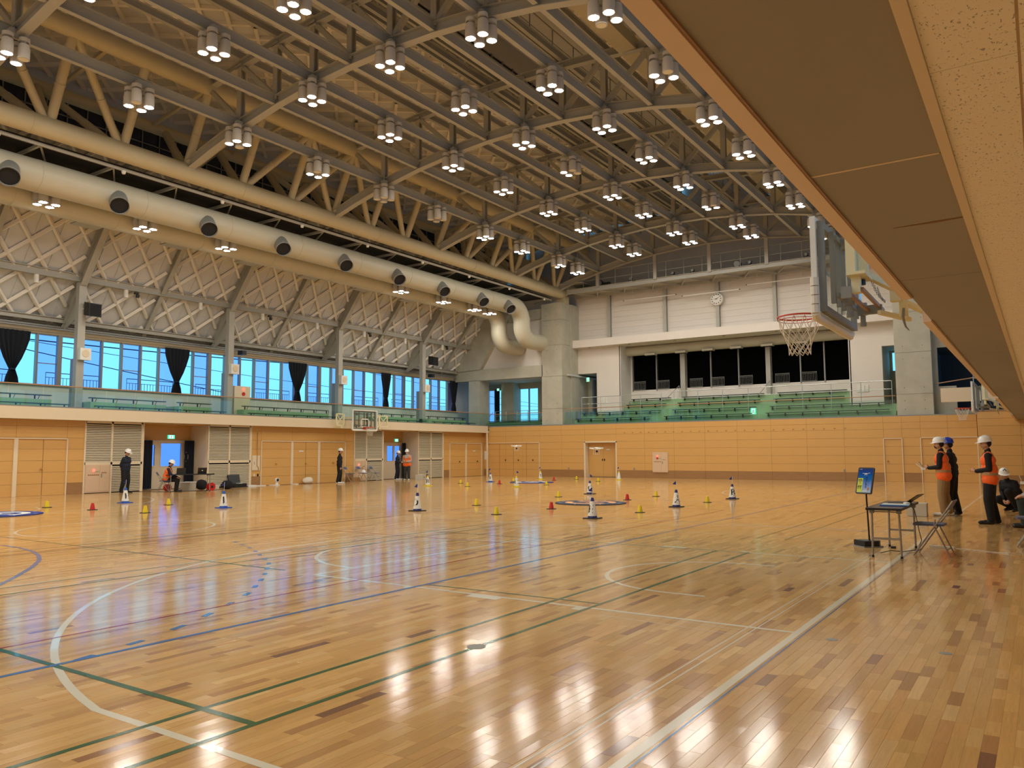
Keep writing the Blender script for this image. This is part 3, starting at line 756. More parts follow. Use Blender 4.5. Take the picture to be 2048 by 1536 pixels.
# outside: parapet rail, cables, street lamp
t = thing('outdoor_railing', 'dark steel railing with balusters outside the gallery windows', 'railing', (-34.6, 20, 4))
for k in range(11):
    mb = MB(t.location); a = 9.2+k*3.53; b = a+2.3
    mb.bar((-34.6, a, 4.95), (-34.6, b, 4.95), .03, .03); mb.bar((-34.6, a, 4.75), (-34.6, b, 4.75), .02, .02)
    for j in range(17): mb.bar((-34.6, a+j*(b-a)/16, 4.2), (-34.6, a+j*(b-a)/16, 4.95 if j in (0, 16) else 4.75), .015, .015)
    part('rail_section', mb, 'wire', t)
for k, (z, s_, h) in enumerate(((10.9, .04, .02), (9.5, -.02, .035), (9.3, .03, .02), (8.6, .02, .04), (8.4, -.05, .02), (7.7, -.12, .03), (11.6, -.1, .02))):
    pts = [(-52, y_, z+s_*(y_-25)*1.0-0.0+.9*((y_-35)/35)**2) for y_ in range(0, 95, 5)]
    o = part('power_cable', MB((-52, 45, z)).tube(pts, h, 5), 'wire'); o.location = (-52, 45, z)
    tag(o, 'power cable outside the gallery windows, %s' % ('second highest', 'third highest', 'fourth highest', 'fifth highest', 'second lowest', 'lowest and slanting most', 'topmost')[k], 'cable', 'power cables outside')
t = thing('street_lamp', 'street lamp head seen through the gallery window at the second curtain', 'lamp', (-46, 31, 0))
part('lamp_head', MB(t.location).ell((-46, 31.7, 8.75), (.2, .95, .13)), 'whitep', t)
part('pole', MB(t.location).tube([(-46, 35.5, -0.3), (-46, 35.5, 8.2), (-46, 33, 8.9), (-46, 32.3, 8.85)], .07, 8), 'alu', t)
# columns with bent rafters
def col_label(k): return ['behind the camera', 'out of frame left', 'left edge of frame', 'nearest full one, with the black speaker', 'second, with the fire lamp box beside it', 'third, above the wall hoop', 'fourth, nearest the corner'][k]
for k, y in enumerate(YA):
    t = thing('gallery_column', 'grey steel gallery column with bent rafter, '+col_label(k), 'column', (-32, y, 3.0), 'steel columns along the window gallery')
    O = t.location
    part('post', MB(O).box(-32.13, -31.87, y-.15, y+.15, 3.0, 8.45), 'steel', t)
    part('rafter', MB(O).ibeam((-33.5, y, 6.75), (-32.0, y, 8.45), .26, .42).ibeam((-32.0, y, 8.45), (-28.75, y, 12.7), .26, .42), 'steel', t)
    part('haunch', MB(O).prism([(-32.13, y-.015, 8.0), (-32.13, y-.015, 7.1), (-33.3, y-.015, 6.6), (-33.3, y-.015, 7.2)], (0, .03, 0)), 'steel', t)
    part('post_cover', MB(O).box(-32.4, -32.15, y-.12, y+.12, 3.0, 5.35), 'alu', t)
for k, y in enumerate([16.27+BAY*(k+.5) for k in range(-3, 4)]):
    if y > 42: continue
    t = thing('roof_rafter', 'slim grey rafter midway between gallery columns, '+['behind camera', 'outside frame', 'at left frame edge', 'right of the black speaker column', 'right of the fire lamp column', 'over the wall hoop', 'last before the corner'][k], 'beam', (-32, y, 8.5), 'intermediate rafters of the sloping ceiling')
    part('rafter', MB(t.location).ibeam((-33.5, y, 6.85), (-28.75, y, 12.8), .2, .3), 'steel', t)
for n, (x, z, h, lab) in enumerate(((-32.0, 8.62, .3, 'long grey beam running over the heads of the gallery columns'), (-33.15, 6.98, .2, 'long grey beam along the top of the gallery windows'))):
    t = part('eaves_beam', MB((x, 17, z)).ibeam((x, Y0, z), (x, 42.4, z), .2, h), 'steel'); t.location = (x, 17, z); tag(t, lab, 'beam')
t = thing('curtain_track', 'bundle of grey conduits and curtain tracks above the windows', 'track', (-33.3, 17, 7))
for (x, z, w_) in ((-33.35, 6.72, .09), (-33.22, 6.62, .06), (-33.4, 6.84, .05)):
    part('track', MB(t.location).box(x-w_, x+w_, Y0, 42.4, z-.03, z+.03), 'alu', t)

# sloping lattice ceiling over the gallery
ce = root('ceiling')
def slope(x): return 8.9+1.30*(x+32)
def roofz(x): return 16.35-((x+15.15)**2)/150
segs = sorted(set([16.27+BAY/2*k for k in range(-7, 8)] + [42.6])); segs = [s_ for s_ in segs if s_ <= 42.6]
def rib_line(mb, pts, w_, h_, zf):
    for (a, b) in zip(pts[:-1], pts[1:]):
        pa = Vector((a[0], a[1], zf(a[0])-h_/2)); pb = Vector((b[0], b[1], zf(b[0])-h_/2))
        d = (pb-pa); sd = Vector((-d.y, d.x, 0)).normalized()*w_/2
        up = d.cross(sd).normalized()*h_/2
        if up.z < 0: up = -up
        vs = [pa-sd-up, pa+sd-up, pa+sd+up, pa-sd+up, pb-sd-up, pb+sd-up, pb+sd+up, pb-sd+up]
        mb.add(vs, [(0, 4, 5, 1), (1, 5, 6, 2), (3, 7, 4, 0)])
def lattice(mb, x0, x1, y0, y1, px, py, w_, h_, zf, nseg=1):
    """diagonal ribs clipped to the rectangle, in plan coordinates"""
    for sg in (1, -1):
        kmin = int(-40); 
        for k in range(-60, 61):
            # line: (y-y0)/py = sg*(x-x0)/px + k + .5
            pts = []
            for i in range(201):
                x = x0+(x1-x0)*i/200
                y = y0+py*(sg*(x-x0)/px + k + .5)
                if y0+.08 <= y <= y1-.08: pts.append((x, y))
            if len(pts) < 12: continue
            n = max(1, int((pts[-1][0]-pts[0][0])/1.8)) if nseg > 1 else 1
            sel = [pts[int(round(i*(len(pts)-1)/n))] for i in range(n+1)]
            rib_line(mb, sel, w_, h_, zf)
for a, b in zip(segs[:-1], segs[1:]):
    if b < 6: pass
    mb = MB(); mb.add([(-33.7, a, slope(-33.7)), (-28.8, a, slope(-28.8)), (-28.8, b, slope(-28.8)), (-33.7, b, slope(-33.7)),
                       (-33.7, a, slope(-33.7)+.1), (-28.8, a, slope(-28.8)+.1), (-28.8, b, slope(-28.8)+.1), (-33.7, b, slope(-33.7)+.1)],
                      [(0, 1, 2, 3), (7, 6, 5, 4)])
    # narrow board seams run up the slope
    p = part('sloping_panel', mb, 'ceil', ce)
    if b > 11:
        l = MB(); lattice(l, -33.5, -28.9, a+.05, b-.05, 0.86, 1.18, .10, .13, lambda x: slope(x)-.05)
        part('lattice_ribs', l, 'rib', p, kind='stuff')
        l = MB(); y = a+.44
        while y < b: l.bar((-33.6, y, slope(-33.6)-.02), (-28.8, y, slope(-28.8)-.02), .03, .05); y += .88
        part('panel_batten', l, 'ceil', p, kind='stuff')
part('sloping_panel', MB().add([(-33.7, 42.6, slope(-33.7)), (-28.8, 42.6, slope(-28.8)), (-28.8, 44.8, slope(-28.8)), (-33.7, 44.8, slope(-33.7))], [(0, 1, 2, 3), (3, 2, 1, 0)]), 'ceil', ce)
part('clerestory_wall', MB().box(-28.9, -28.8, Y0, 44.6, 12.75, 13.15).box(-28.9, -28.8, Y0, 44.6, 14.35, 15.2), 'ceil', ce)
part('clerestory_glass', MB().box(-28.9, -28.88, Y0, 44.6, 13.15, 14.35), 'clere', ce)
mb = MB(); y = Y0
while y < 44: mb.box(-28.86, -28.82, y-.02, y+.02, 13.1, 14.4); y += .72
mb.box(-28.86, -28.82, Y0, 44, 13.74, 13.78)
part('clerestory_bars', mb, 'alu', ce, kind='stuff')
# main roof boards, in strips between purlins and arches, with a raised ridge monitor
MX0, MX1 = -17.4, -12.9
xs = [-28.9+(11.5/6)*k for k in range(7)]
xs2 = [-12.9+(11.5/6)*k for k in range(7)]
def roof_strip(xl):
    for (a, b) in zip([Y0]+YA, YA+[44.6]):
        mb = MB()
        for x0, x1 in zip(xl[:-1], xl[1:]):
            mb.add([(x0, a, roofz(x0)), (x1, a, roofz(x1)), (x1, b, roofz(x1)), (x0, b, roofz(x0))], [(0, 3, 2, 1)])
            mb.add([(x0, a, roofz(x0)+.15), (x1, a, roofz(x1)+.15), (x1, b, roofz(x1)+.15), (x0, b, roofz(x0)+.15)], [(0, 1, 2, 3)])
        p = part('roof_panel', mb, 'ceil', ce)
        if b > 5:
            l = MB(); lattice(l, xl[0], xl[-1], a, b, 1.15, 1.18, .12, .13, roofz, nseg=3)
            part('lattice_ribs', l, 'rib', p, kind='stuff')
roof_strip(xs); roof_strip(xs2)
part('roof_right', MB().box(-1.5, 3.5, Y0, 44.6, 12.6, 12.8).box(-1.4, -1.3, Y0, 44.6, 12.6, 15.4), 'ceil', ce)
zt = 18.3
mo = MB(); mo.box(MX0-.1, MX0, Y0, 44.6, roofz(MX0)-.1, 16.55).box(MX0-.1, MX0, Y0, 44.6, 17.35, zt).box(MX1, MX1+.1, Y0, 44.6, roofz(MX1)-.1, zt).box(MX0, MX1, Y0, 44.6, zt, zt+.1)
part('monitor_wall', mo, 'ceil', ce)
part('monitor_glass', MB().box(MX0-.1, MX0-.08, Y0, 44.6, 16.55, 17.35), 'clere', ce)
mb = MB(); y = 5
while y < 44: mb.box(MX0-.06, MX0, y-.02, y+.02, 15.6, 17.4); y += .75
part('monitor_bars', mb, 'alu', ce, kind='stuff')

# ================================================================ ROOF STEELWORK
XC = -15.15
def az(x): return 13.22-((x-XC)**2)/62.0        # centre line of the arch's lower flange
def uz(x): return 15.25-((x-XC)**2)/100.0
NX = [-25.1, -23.65, -22.05, -20.2, -18.45, -16.8, -15.15, -13.5, -11.85, -10.1, -8.25, -6.65, -5.2]
ARL = ['behind the camera', 'behind the camera frame', 'at the top left corner', 'first fully seen, from the left tube', 'second fully seen', 'third fully seen', 'fourth, before the far catwalk']
for k, y in enumerate(YA+[42.3]):
    lab = (ARL+['at the far gable over the catwalk'])[k]
    t = thing('roof_arch', 'curved grey steel arch truss spanning the hall, '+lab, 'truss', (XC, y, 12), 'arched trusses of the hall roof')
    O = t.location
    bc = MB(O)
    for a, b in zip(NX[:-1], NX[1:]): bc.ibeam((a, y, az(a)+.16), (b, y, az(b)+.16), .27, .34)
    part('bottom_chord', bc, 'steel', t)
    tc_ = MB(O); UX = [-23.85]+NX[2:-2]+[-6.45]
    for a, b in zip(UX[:-1], UX[1:]): tc_.ibeam((a, y, uz(a)), (b, y, uz(b)), .24, .26)
    part('top_chord', tc_, 'steel', t)
    for x in NX[2:-2]:
        part('post', MB(O).ibeam((x, y, az(x)+.2), (x, y, uz(x)), .2, .2, .03, up=(0, 1, 0)), 'steel', t)
    left = [x for x in NX[2:-2]]
    for i, (a, b) in enumerate(zip(left[:-1], left[1:])):
        if (a+b)/2 < XC: p, q = (a, y, uz(a)-.05), (b, y, az(b)+.3)
        else: p, q = (b, y, uz(b)-.05), (a, y, az(a)+.3)
        part('diagonal', MB(O).bar(p, q, .14, .16), 'steel', t)
    part('diagonal', MB(O).bar((-23.85, y, uz(-23.85)-.1), (-22.05, y, az(-22.05)+.3), .14, .16), 'steel', t)
    part('diagonal', MB(O).bar((-6.45, y, uz(-6.45)-.1), (-8.25, y, az(-8.25)+.3), .14, .16), 'steel', t)
    for x in (-22.05, -20.2, -18.45, -10.1, -11.85, -8.25):
        part('gusset', MB(O).box(x-.2, x+.2, y-.12, y+.12, uz(x)-.2, uz(x)-.1), 'steel', t)
for i, x in enumerate(NX[2:-2]):
    lamp = i in (0, 2, 4, 6, 8)
    t = part('purlin', MB((x, 18, az(x))).ibeam((x, Y0, az(x)+.20), (x, 42.3, az(x)+.20), .15, .34), 'steel')
    t.location = (x, 18, az(x))
    tag(t, 'long grey purlin along the hall, %s counted from the left tube chord%s' % (ORD[i], ', carrying lamp clusters' if i in (0, 2, 4, 6, 8) else ''), 'beam', 'lower purlins of the hall roof')
for i, x in enumerate([-22.05, -20.2, -18.45, -16.8, -13.5, -11.85, -10.1, -8.25]):
    t = part('upper_purlin', MB((x, 18, uz(x))).ibeam((x, Y0, uz(x)+.28), (x, 44.5, uz(x)+.28), .14, .26), 'steel'); t.location = (x, 18, uz(x))
    tag(t, 'upper grey purlin under the lattice ceiling, %s from the left' % ORD[i], 'beam', 'upper purlins of the hall roof')
# ridge walkway rails and slim ridge beams
t = thing('ridge_walkway', 'maintenance walkway with thin rails under the ridge skylight', 'walkway', (-14.4, 18, 15))
for x in (-17.1, -16.3, -15.7):
    part('runner', MB(t.location).ibeam((x, Y0, 15.5), (x, 44, 15.5), .1, .2), 'steel', t)
part('deck', MB(t.location).box(-14.3, -13.7, Y0, 44, 15.45, 15.5), 'steel', t)
for x in (-14.3, -13.7):
    mb = MB(t.location).tube([(x, Y0, 16.5), (x, 44, 16.5)], .02, 6).tube([(x, Y0, 16.0), (x, 44, 16.0)], .015, 6)
    y = Y0
    while y < 44: mb.bar((x, y, 15.5), (x, y, 16.5), .03, .03); y += 1.5
    part('guard_rail', mb, 'steel', t)
t = part('return_duct', MB((-10.9, 18, 14.9)).box(-11.2, -10.6, 10, 44, 14.95, 15.35), 'tube'); t.location = (-10.9, 18, 14.9)
tag(t, 'flat beige trunking running under the roof right of the ridge', 'duct')
# side tube truss
def tubetruss(sgn, label):
    X = lambda x: x if sgn < 0 else 2*XC-x
    t = thing('tube_truss', label, 'truss', (X(-25.1), 18, 11.6))
    O = t.location
    part('lower_chord', MB(O).tube([(X(-25.1), Y0, 11.62), (X(-25.1), 43.2, 11.62)], .33, 20), 'tube', t, smooth=True)
    part('upper_chord', MB(O).tube([(X(-23.85), Y0, 14.45), (X(-23.85), 44, 14.45)], .30, 18), 'tube', t, smooth=True)
    part('rear_chord', MB(O).tube([(X(-27.5), Y0, 13.9), (X(-27.5), 44, 13.9)], .22, 14), 'tube', t, smooth=True)
    for k in range(-8, 12):
        yb = 16.27+BAY/3*k
        if yb > 42.2 or yb < Y0+1: continue
        kk = k % 6
        y2 = yb+BAY/3 if kk in (0, 1, 2) else yb-BAY/3
        for (ye, r_) in ((yb, .15), (y2, .13)):
            ye = min(max(ye, Y0), 43.5)
            p = Vector((X(-25.1), yb+(.12 if ye > yb else -.12 if ye < yb else 0), 11.75)); q = Vector((X(-23.85), ye, 14.4))
            m_ = p+(q-p)*.42
            part('web_member', MB(O).tube([p, m_, m_+(q-p)*.001, m_+(q-p)*.012, m_+(q-p)*.013, q], [r_, r_, r_*1.12, r_*1.12, r_, r_], 12), 'tube', t, smooth=True)
            p = Vector((X(-25.15), p.y, 11.7)); q = Vector((X(-27.5), ye+.6, 13.9))
            m_ = p+(q-p)*.42
            part('web_member', MB(O).tube([p, m_, m_+(q-p)*.012, q], [r_, r_*1.1, r_, r_], 10), 'tube', t, smooth=True)
    k = 0
    for y in [16.27+BAY/2*k for k in range(-6, 8)]:
        part('tie', MB(O).bar((X(-23.85), y, 14.45), (X(-27.5), y, 13.9), .12, .12), 'tube', t)
    for y in [11, 18.6, 26, 33.4, 40.5]:
        part('joint_ring', MB(O).lathe((X(-25.1), y, 11.62), [(.345, -.02), (.345, .02)], 20, 'y'), 'tube', t, smooth=True)
tubetruss(-1, 'big beige tube truss along the left, with V-shaped tubular webs')
tubetruss(1, 'matching beige tube truss along the right, hidden above the balcony')
# bracing rods from arches (thin)
for k, y in enumerate(YA[3:]):
    for x in (-8.25, -11.85, -20.2):
        t = part('brace_rod', MB((x, y, 13)).tube([(x+1.6, y, az(x+1.6)+.3), (x, y+2.2 if y < 38 else y+1.5, uz(x)-.2)], .05, 6), 'steel'); t.location = (x, y, 13)
        tag(t, 'thin slanting brace tube by the %s arch, %s' % (ORD[k], {-8.25: 'outer one on the right', -11.85: 'inner one on the right', -20.2: 'on the left'}[x]), 'brace', 'slanting roof braces')
# ================================================================ DUCTS
def bend(c, r, a0, a1, plane, n=10):
    out = []
    for i in range(n+1):
        a = math.radians(a0+(a1-a0)*i/n)
        if plane == 'yz': out.append((c[0], c[1]+r*math.cos(a), c[2]+r*math.sin(a)))
    return out
def duct(x, z, r, ydrop, zend, yend, lab):
    t = thing('air_duct', lab, 'duct', (x, 18, z))
    O = t.location; R1 = .95
    pts = [(x, Y0, z), (x, ydrop-R1, z)] + bend((x, ydrop-R1, z-R1), R1, 88, 0, 'yz')
    part('horizontal_run', MB(O).tube(pts, r, 26), 'duct', t, smooth=True)
    part('drop_sleeve', MB(O).tube([(x, ydrop, z-R1+.05), (x, ydrop, zend+R1)], r*.97, 26), 'whitep', t, smooth=True)
    R2 = 0.85
    pts = [(x, ydrop, zend+R1+.35), (x, ydrop, zend+R2)] + [(x, ydrop+R2-R2*math.cos(math.radians(a)), zend+R2-R2*math.sin(math.radians(a))) for a in range(10, 91, 10)] + [(x, yend, zend)]
    part('lower_elbow', MB(O).tube(pts, r, 26), 'duct', t, smooth=True)
    y = Y0+1.2
    while y < ydrop-1:
        part('seam_band', MB(O).lathe((x, y, z), [(r+.012, -.025), (r+.012, .025)], 26, 'y'), 'duct', t, smooth=True) if y > 9 else None
        y += 3.53
    return t
duct(-26.42, 10.45, .52, 40.3, 8.5, 42.6, 'front beige air duct with round outlets, beside the left tube truss')
duct(-28.16, 10.30, .50, 40.3, 8.3, 42.6, 'rear beige air duct next to the lattice ceiling')
t = thing('access_tray', 'pale flat plates fixed under the rear air duct', 'panel', (-28.9, 20, 9.95))
for k in range(10):
    y = 14.3+3.53*k-7.06
    if y < 42: part('plate', MB(t.location).box(-29.15, -28.45, y, y+.95, 9.92, 9.97), 'steel', t)
for k, y in enumerate([3.8, 7.33, 10.86, 14.32, 17.8, 21.3, 24.85, 28.4, 31.9, 35.4, 38.1]):
    o = Vector((-26.0, y, 10.25))
    t = thing('duct_outlet', 'round grey air outlet on the front duct, %s from the far bend' % ORD[10-k], 'vent', o, 'round outlets along the front air duct')
    d = Vector((.72, -.28, -.62)).normalized()
    b0 = o-d*.1; b1 = o+d*.52
    mb = MB(o).tube([b0, b0+d*.3, b1], [.30, .30, .30], 20, cap=False)
    part('nozzle', mb, 'galv', t, smooth=True)
    part('nozzle_lip', MB(o).tube([b1-d*.03, b1+d*.01], [.315, .315], 20, cap=False).tube([b1-d*.03, b1+d*.01], [.29, .29], 20, cap=False), 'lampbody', t)
    part('dark_throat', MB(o).tube([b1-d*.07, b1-d*.06], .288, 20), 'dark', t)
# catwalk between duct and tube truss
t = thing('side_catwalk', 'dark narrow catwalk with open grating between duct and tube truss', 'walkway', (-25.9, 18, 11))
O = t.location
part('edge_angle', MB(O).box(-25.62, -25.55, Y0, 42.5, 11.15, 11.25).box(-27.6, -27.5, Y0, 42.5, 11.3, 11.4), 'steel', t)
part('grating', MB(O).box(-27.5, -25.62, Y0, 42.5, 11.3, 11.33), 'dark', t)
mb = MB(O)
for k in range(-5, 16):
    y = 9.2+k*2.35
    mb.bar((-27.5, y, 11.2), (-25.6, y, 11.2), .08, .1); mb.bar((-27.5, y+1.1, 11.2), (-25.6, y, 11.2), .05, .06)
part('cross_bracket', mb, 'steel', t)
for k in range(9):
    y = 10.3+k*3.9
    o = part('smoke_detector', MB((-25.5, y, 11.1)).lathe((-25.5, y, 11.02), [(.05, 0), (.07, .05), (.07, .11)], 12), 'whitep'); o.location = (-25.5, y, 11.1)
    tag(o, 'small white detector under the side catwalk, %s from the near end' % ORD[k], 'detector', 'small detectors under the side catwalk')

# ================================================================ LAMP CLUSTERS
def lamp_proto():
    t = thing('lamp_cluster', 'x', 'lamp', (0, 0, 0))
    part('mounting_plate', MB().box(-.34, .34, -.05, .05, .20, .24).box(-.05, .05, -.34, .34, .20, .24).box(-.12, .12, -.12, .12, .23, .36), 'steel', t)
    return t
_mesh = {}
def lamp_cluster(x, y, z, label, off=(), stub=False, group='high-bay lamp clusters under the roof arches'):
    t = thing('lamp_cluster', label, 'lamp', (x, y, z), group)
    if not _mesh:
        p = part('mounting_plate', MB().box(-.3, .3, -.24, -.16, .26, .30).box(-.3, .3, .16, .24, .26, .30).box(-.05, .05, -.2, .2, .27, .31).box(-.1, .1, -.1, .1, .30, .5), 'steel')
        _mesh['plate'] = p.data; bpy.data.objects.remove(p)
        p = part('housing', MB().lathe((0, 0, 0), [(.148, -.30), (.148, -.02), (.135, .03), (.135, .09), (.10, .10), (.10, .16), (.135, .165), (.135, .26)], 18), 'lampbody', smooth=True)
        _mesh['body'] = p.data; bpy.data.objects.remove(p)
        for nm, mm in (('on', 'lens'), ('off', 'offlens')):
            p = part('l', MB().add([(.12*math.cos(a*PI/8), .12*math.sin(a*PI/8), -.304) for a in range(16)], [tuple(range(15, -1, -1))]), mm)
            _mesh[nm] = p.data; bpy.data.objects.remove(p)
        p = part('clip', MB().lathe((0, 0, .11), [(.125, 0), (.125, .035)], 14), 'chrome'); _mesh['clip'] = p.data; bpy.data.objects.remove(p)
    def mk(nm, me, par, loc):
        o = bpy.data.objects.new(nm, me); COL.objects.link(o); o.parent = par; o.location = loc; return o
    if not stub: mk('mounting_plate', _mesh['plate'], t, (0, 0, 0))
    for i, (dx, dy) in enumerate(((-.2, -.2), (-.2, .2), (.2, .2), (.2, -.2))):
        b = mk('lamp_housing', _mesh['body'], t, (dx, dy, 0))
        l = mk('lens', _mesh['off' if i in off else 'on'], b, (0, 0, 0))
        if i in off: l['label'] = 'unlit pale lens'
        if not stub: mk('clip_ring', _mesh['clip'], b, (0, 0, 0))
LX = [-21.85, -18.25, -15.0, -11.75, -8.1]
LY = [-5.1, -1.5, 2.0, 5.5, 9.05, 12.55, 16.05, 19.55, 23.1, 26.5, 30.15, 33.4, 37.1, 39.25]
OFF = {(0, 4): (2,), (0, 5): (3,), (0, 6): (1,), (0, 7): (3,), (0, 8): (0, 1, 2, 3), (0, 9): (0, 1, 2, 3), (0, 12): (0,), (3, 11): (3,), (4, 6): (1,), (4, 7): (3,), (2, 9): (2, 3)}
ROW = ['row beside the left tube truss', 'second row from the left', 'middle row under the ridge', 'fourth row from the left', 'row nearest right balcony']
n_ = 0
for i, x in enumerate(LX):
    for j, y in enumerate(LY):
        # those over the camera, out of the frame, are seen in the floor's gloss
        lamp_cluster(x, y, az(x)-.36, 'four-lamp cluster, %s from far wall, %s' % (ORD[13-j], ROW[i]), OFF.get((i, j), ()))
for j, y in enumerate([-1.5, 2.0, 5.5, 9.0, 12.6, 16.1, 19.6, 30.2, 33.7, 36.6, 38.1]):
    lamp_cluster(-27.3, y, 10.15, 'four small lit lamps flush between the two air ducts, %s from the duct bend' % ORD[10-j], (), True, 'lamps set between the air ducts')
for k, y in enumerate([3.94, 7.47, 11.0, 14.53, 18.13, 21.7, 25.2, 28.75, 32.3, 35.8, 39.4]):
    o = part('eaves_light', MB((-32, y, 8.4)).lathe((-32, y, 8.14), [(.085, 0), (.09, .02), (.09, .2), (.085, .21), (.085, .22), (.09, .23), (.09, .34)], 14), 'whitep', smooth=True); o.location = (-32, y, 8.4)
    tag(o, 'small white cylinder lamp under the eaves beam, %s from the corner' % ORD[10-k], 'lamp', 'small white cylinders under the eaves beam')
for k, y in enumerate([18.65, 25.7, 32.8, 39.9]):
    o = part('track_spot', MB((-32, y, 8.35)).lathe((-32, y, 8.22), [(.075, 0), (.08, .12)], 12).box(-32.06, -31.94, y-.14, y+.02, 8.36, 8.44), 'black'); o.location = (-32, y, 8.35)
    tag(o, 'small dark spotlight under the eaves beam, %s from the left' % ORD[k], 'lamp', 'small dark spots under the eaves beam')

# ================================================================ GALLERY FITTINGS (left)
for (y, z, lab) in ((16.32, 7.36, 'black loudspeaker high on the nearest full gallery column'), (37.75, 7.3, 'black loudspeaker on the gallery column nearest the corner')):
    t = thing('loudspeaker', lab, 'speaker', (-31.7, y, z)); O = t.location
    mb = MB(O).prism([(-31.75, y-.05, z-.26), (-31.35, y-.05, z-.34), (-31.35, y-.05, z+.2), (-31.75, y-.05, z+.28)], (0, .5, 0))
    part('cabinet', mb, 'black', t); part('bracket', MB(O).bar((-31.87, y, z), (-31.7, y+.1, z), .1, .06), 'steel', t)
    part('grille', MB(O).prism([(-31.352, y-.02, z-.31), (-31.342, y-.02, z-.31), (-31.342, y-.02, z+.17), (-31.352, y-.02, z+.17)], (0, .44, 0)), 'blackcloth', t)
for (y, k) in ((16.27, 'nearest full'), (23.33, 'second'), (30.39, 'third'), (37.45, 'fourth')):
    t = thing('white_speaker_box', 'white square speaker box on the %s gallery column' % k, 'speaker', (-31.75, y+.05, 5.52), 'white boxes on the gallery columns'); O = t.location
    part('case', MB(O).box(-31.86, -31.66, y-.12, y+.32, 5.28, 5.76), 'whitep', t)
    part('cover', MB(O).lathe((-31.66, y+.1, 5.54), [(.15, 0), (.14, .02)], 16, 'x'), 'frame', t)
t = thing('fire_alarm_box', 'pale fire box with glowing red lamp by the second gallery column', 'cabinet', (-32, 23.98, 4)); O = t.location
part('case', MB(O).box(-32.1, -31.9, 23.6, 24.5, 3.1, 4.75), 'frame', t)
part('alarm_lamp', MB(O).ell((-31.88, 24.1, 4.6), (.04, .07, .07)), 'redlamp', t)
part('alarm_button', MB(O).lathe((-31.9, 24.1, 4.38), [(.09, 0), (.09, .03)], 14, 'x'), 'red', t)
for k, y in enumerate((24.3, 38.45)):
    t = part('wall_camera', MB((-31.8, y-.4, 6.35)).box(-31.95, -31.6, y-.55, y-.3, 6.25, 6.45), 'black'); t.location = (-31.8, y-.4, 6.35)
    tag(t, 'small black camera on the %s gallery column under the window head' % ('second' if k == 0 else 'fourth'), 'camera')
# tied-back curtains
CL = ['out of frame behind the camera', 'beyond the left frame edge', 'at the left frame edge', 'second from the left', 'third from the left', 'fourth from the left, above the hoop', 'nearest the corner']
for k, yc in enumerate([0.3, 7.35, 14.42, 21.5, 28.68, 35.62, 42.35]):
    o = (-33.35, yc, 5.3); n = 20; rows = []
    for (z, hw) in ((6.42, .62 if k not in (5, 6) else .42), (6.1, .6 if k < 5 else .40), (5.7, .48 if k < 5 else .32), (5.3, .33 if k < 5 else .24), (5.0, .18), (4.86, .11), (4.75, .15), (4.55, .22), (4.3, .26)):
        rows.append([( -33.35+.045*math.sin(i*2.2), yc+hw*(2*i/n-1), z) for i in range(n+1)])
    mb = MB(o); vs = [p for r_ in rows for p in r_]; m_ = n+1
    vs2 = [(x-.05, y, z) for x, y, z in vs]; N_ = len(vs)
    fs = []
    for a in range(len(rows)-1):
        for i in range(n):
            q = (a*m_+i, a*m_+i+1, (a+1)*m_+i+1, (a+1)*m_+i); fs.append(q[::-1]); fs.append(tuple(N_+v for v in q))
        fs.append((a*m_, (a+1)*m_, N_+(a+1)*m_, N_+a*m_)); fs.append((a*m_+n, N_+a*m_+n, N_+(a+1)*m_+n, (a+1)*m_+n))
    mb.add(vs+vs2, fs)
    c = thing('tied_curtain', 'dark curtain gathered and tied at the gallery windows, '+CL[k], 'curtain', o, 'tied dark curtains on the gallery windows')
    part('cloth', mb, 'curtain', c, smooth=True)
    part('tie_band', MB(o).lathe((-33.37, yc, 4.83), [(.12, 0), (.12, .06)], 14), 'navy', c)
# seating
SEG = [(3.0, 7.9), (10.0, 15.0), (16.48, 19.75), (20.35, 22.0), (23.75, 29.1), (33.1, 36.1), (37.3, 41.1)]
SEGL = ['out of frame to the left', 'at the left frame edge', 'just right of the speaker column', 'before the second column', 'left of the wall hoop', 'right of the wall hoop', 'nearest the corner']
sd = root('gallery_floor')
part('upper_step', MB().box(-33.5, -31.75, Y0, 42.9, 2.95, 3.28), 'greenfl', sd)
part('lower_floor', MB().box(-31.75, -30.34, Y0, 42.9, 2.95, 3.05), 'greenfl', sd)
for k, (a, b) in enumerate(SEG):
    t = thing('bench_row', 'dark slatted bench on green riser in the window gallery, '+SEGL[k], 'bench', (-31.4, (a+b)/2, 3.3), 'gallery benches along the windows'); O = t.location
    part('riser', MB(O).box(-32.6, -31.36, a, b, 3.0, 3.60), 'green', t)
    for (x, z) in ((-31.5, 3.78), (-31.02, 3.43)):
        part('seat', MB(O).box(x-.09, x+.11, a+.02, b+.02 if x < -31.2 else b+.45, z-.035, z), 'bench', t)
        y = a+.15
        while y < b+(0 if x < -31.2 else .4):
            part('bracket', MB(O).box(x-.02, x+.02, y-.02, y+.02, z-.2, z-.03).bar((x-.02, y+.12, z-.19), (x, y+.17, z-.03), .02, .02), 'black', t); y += .86
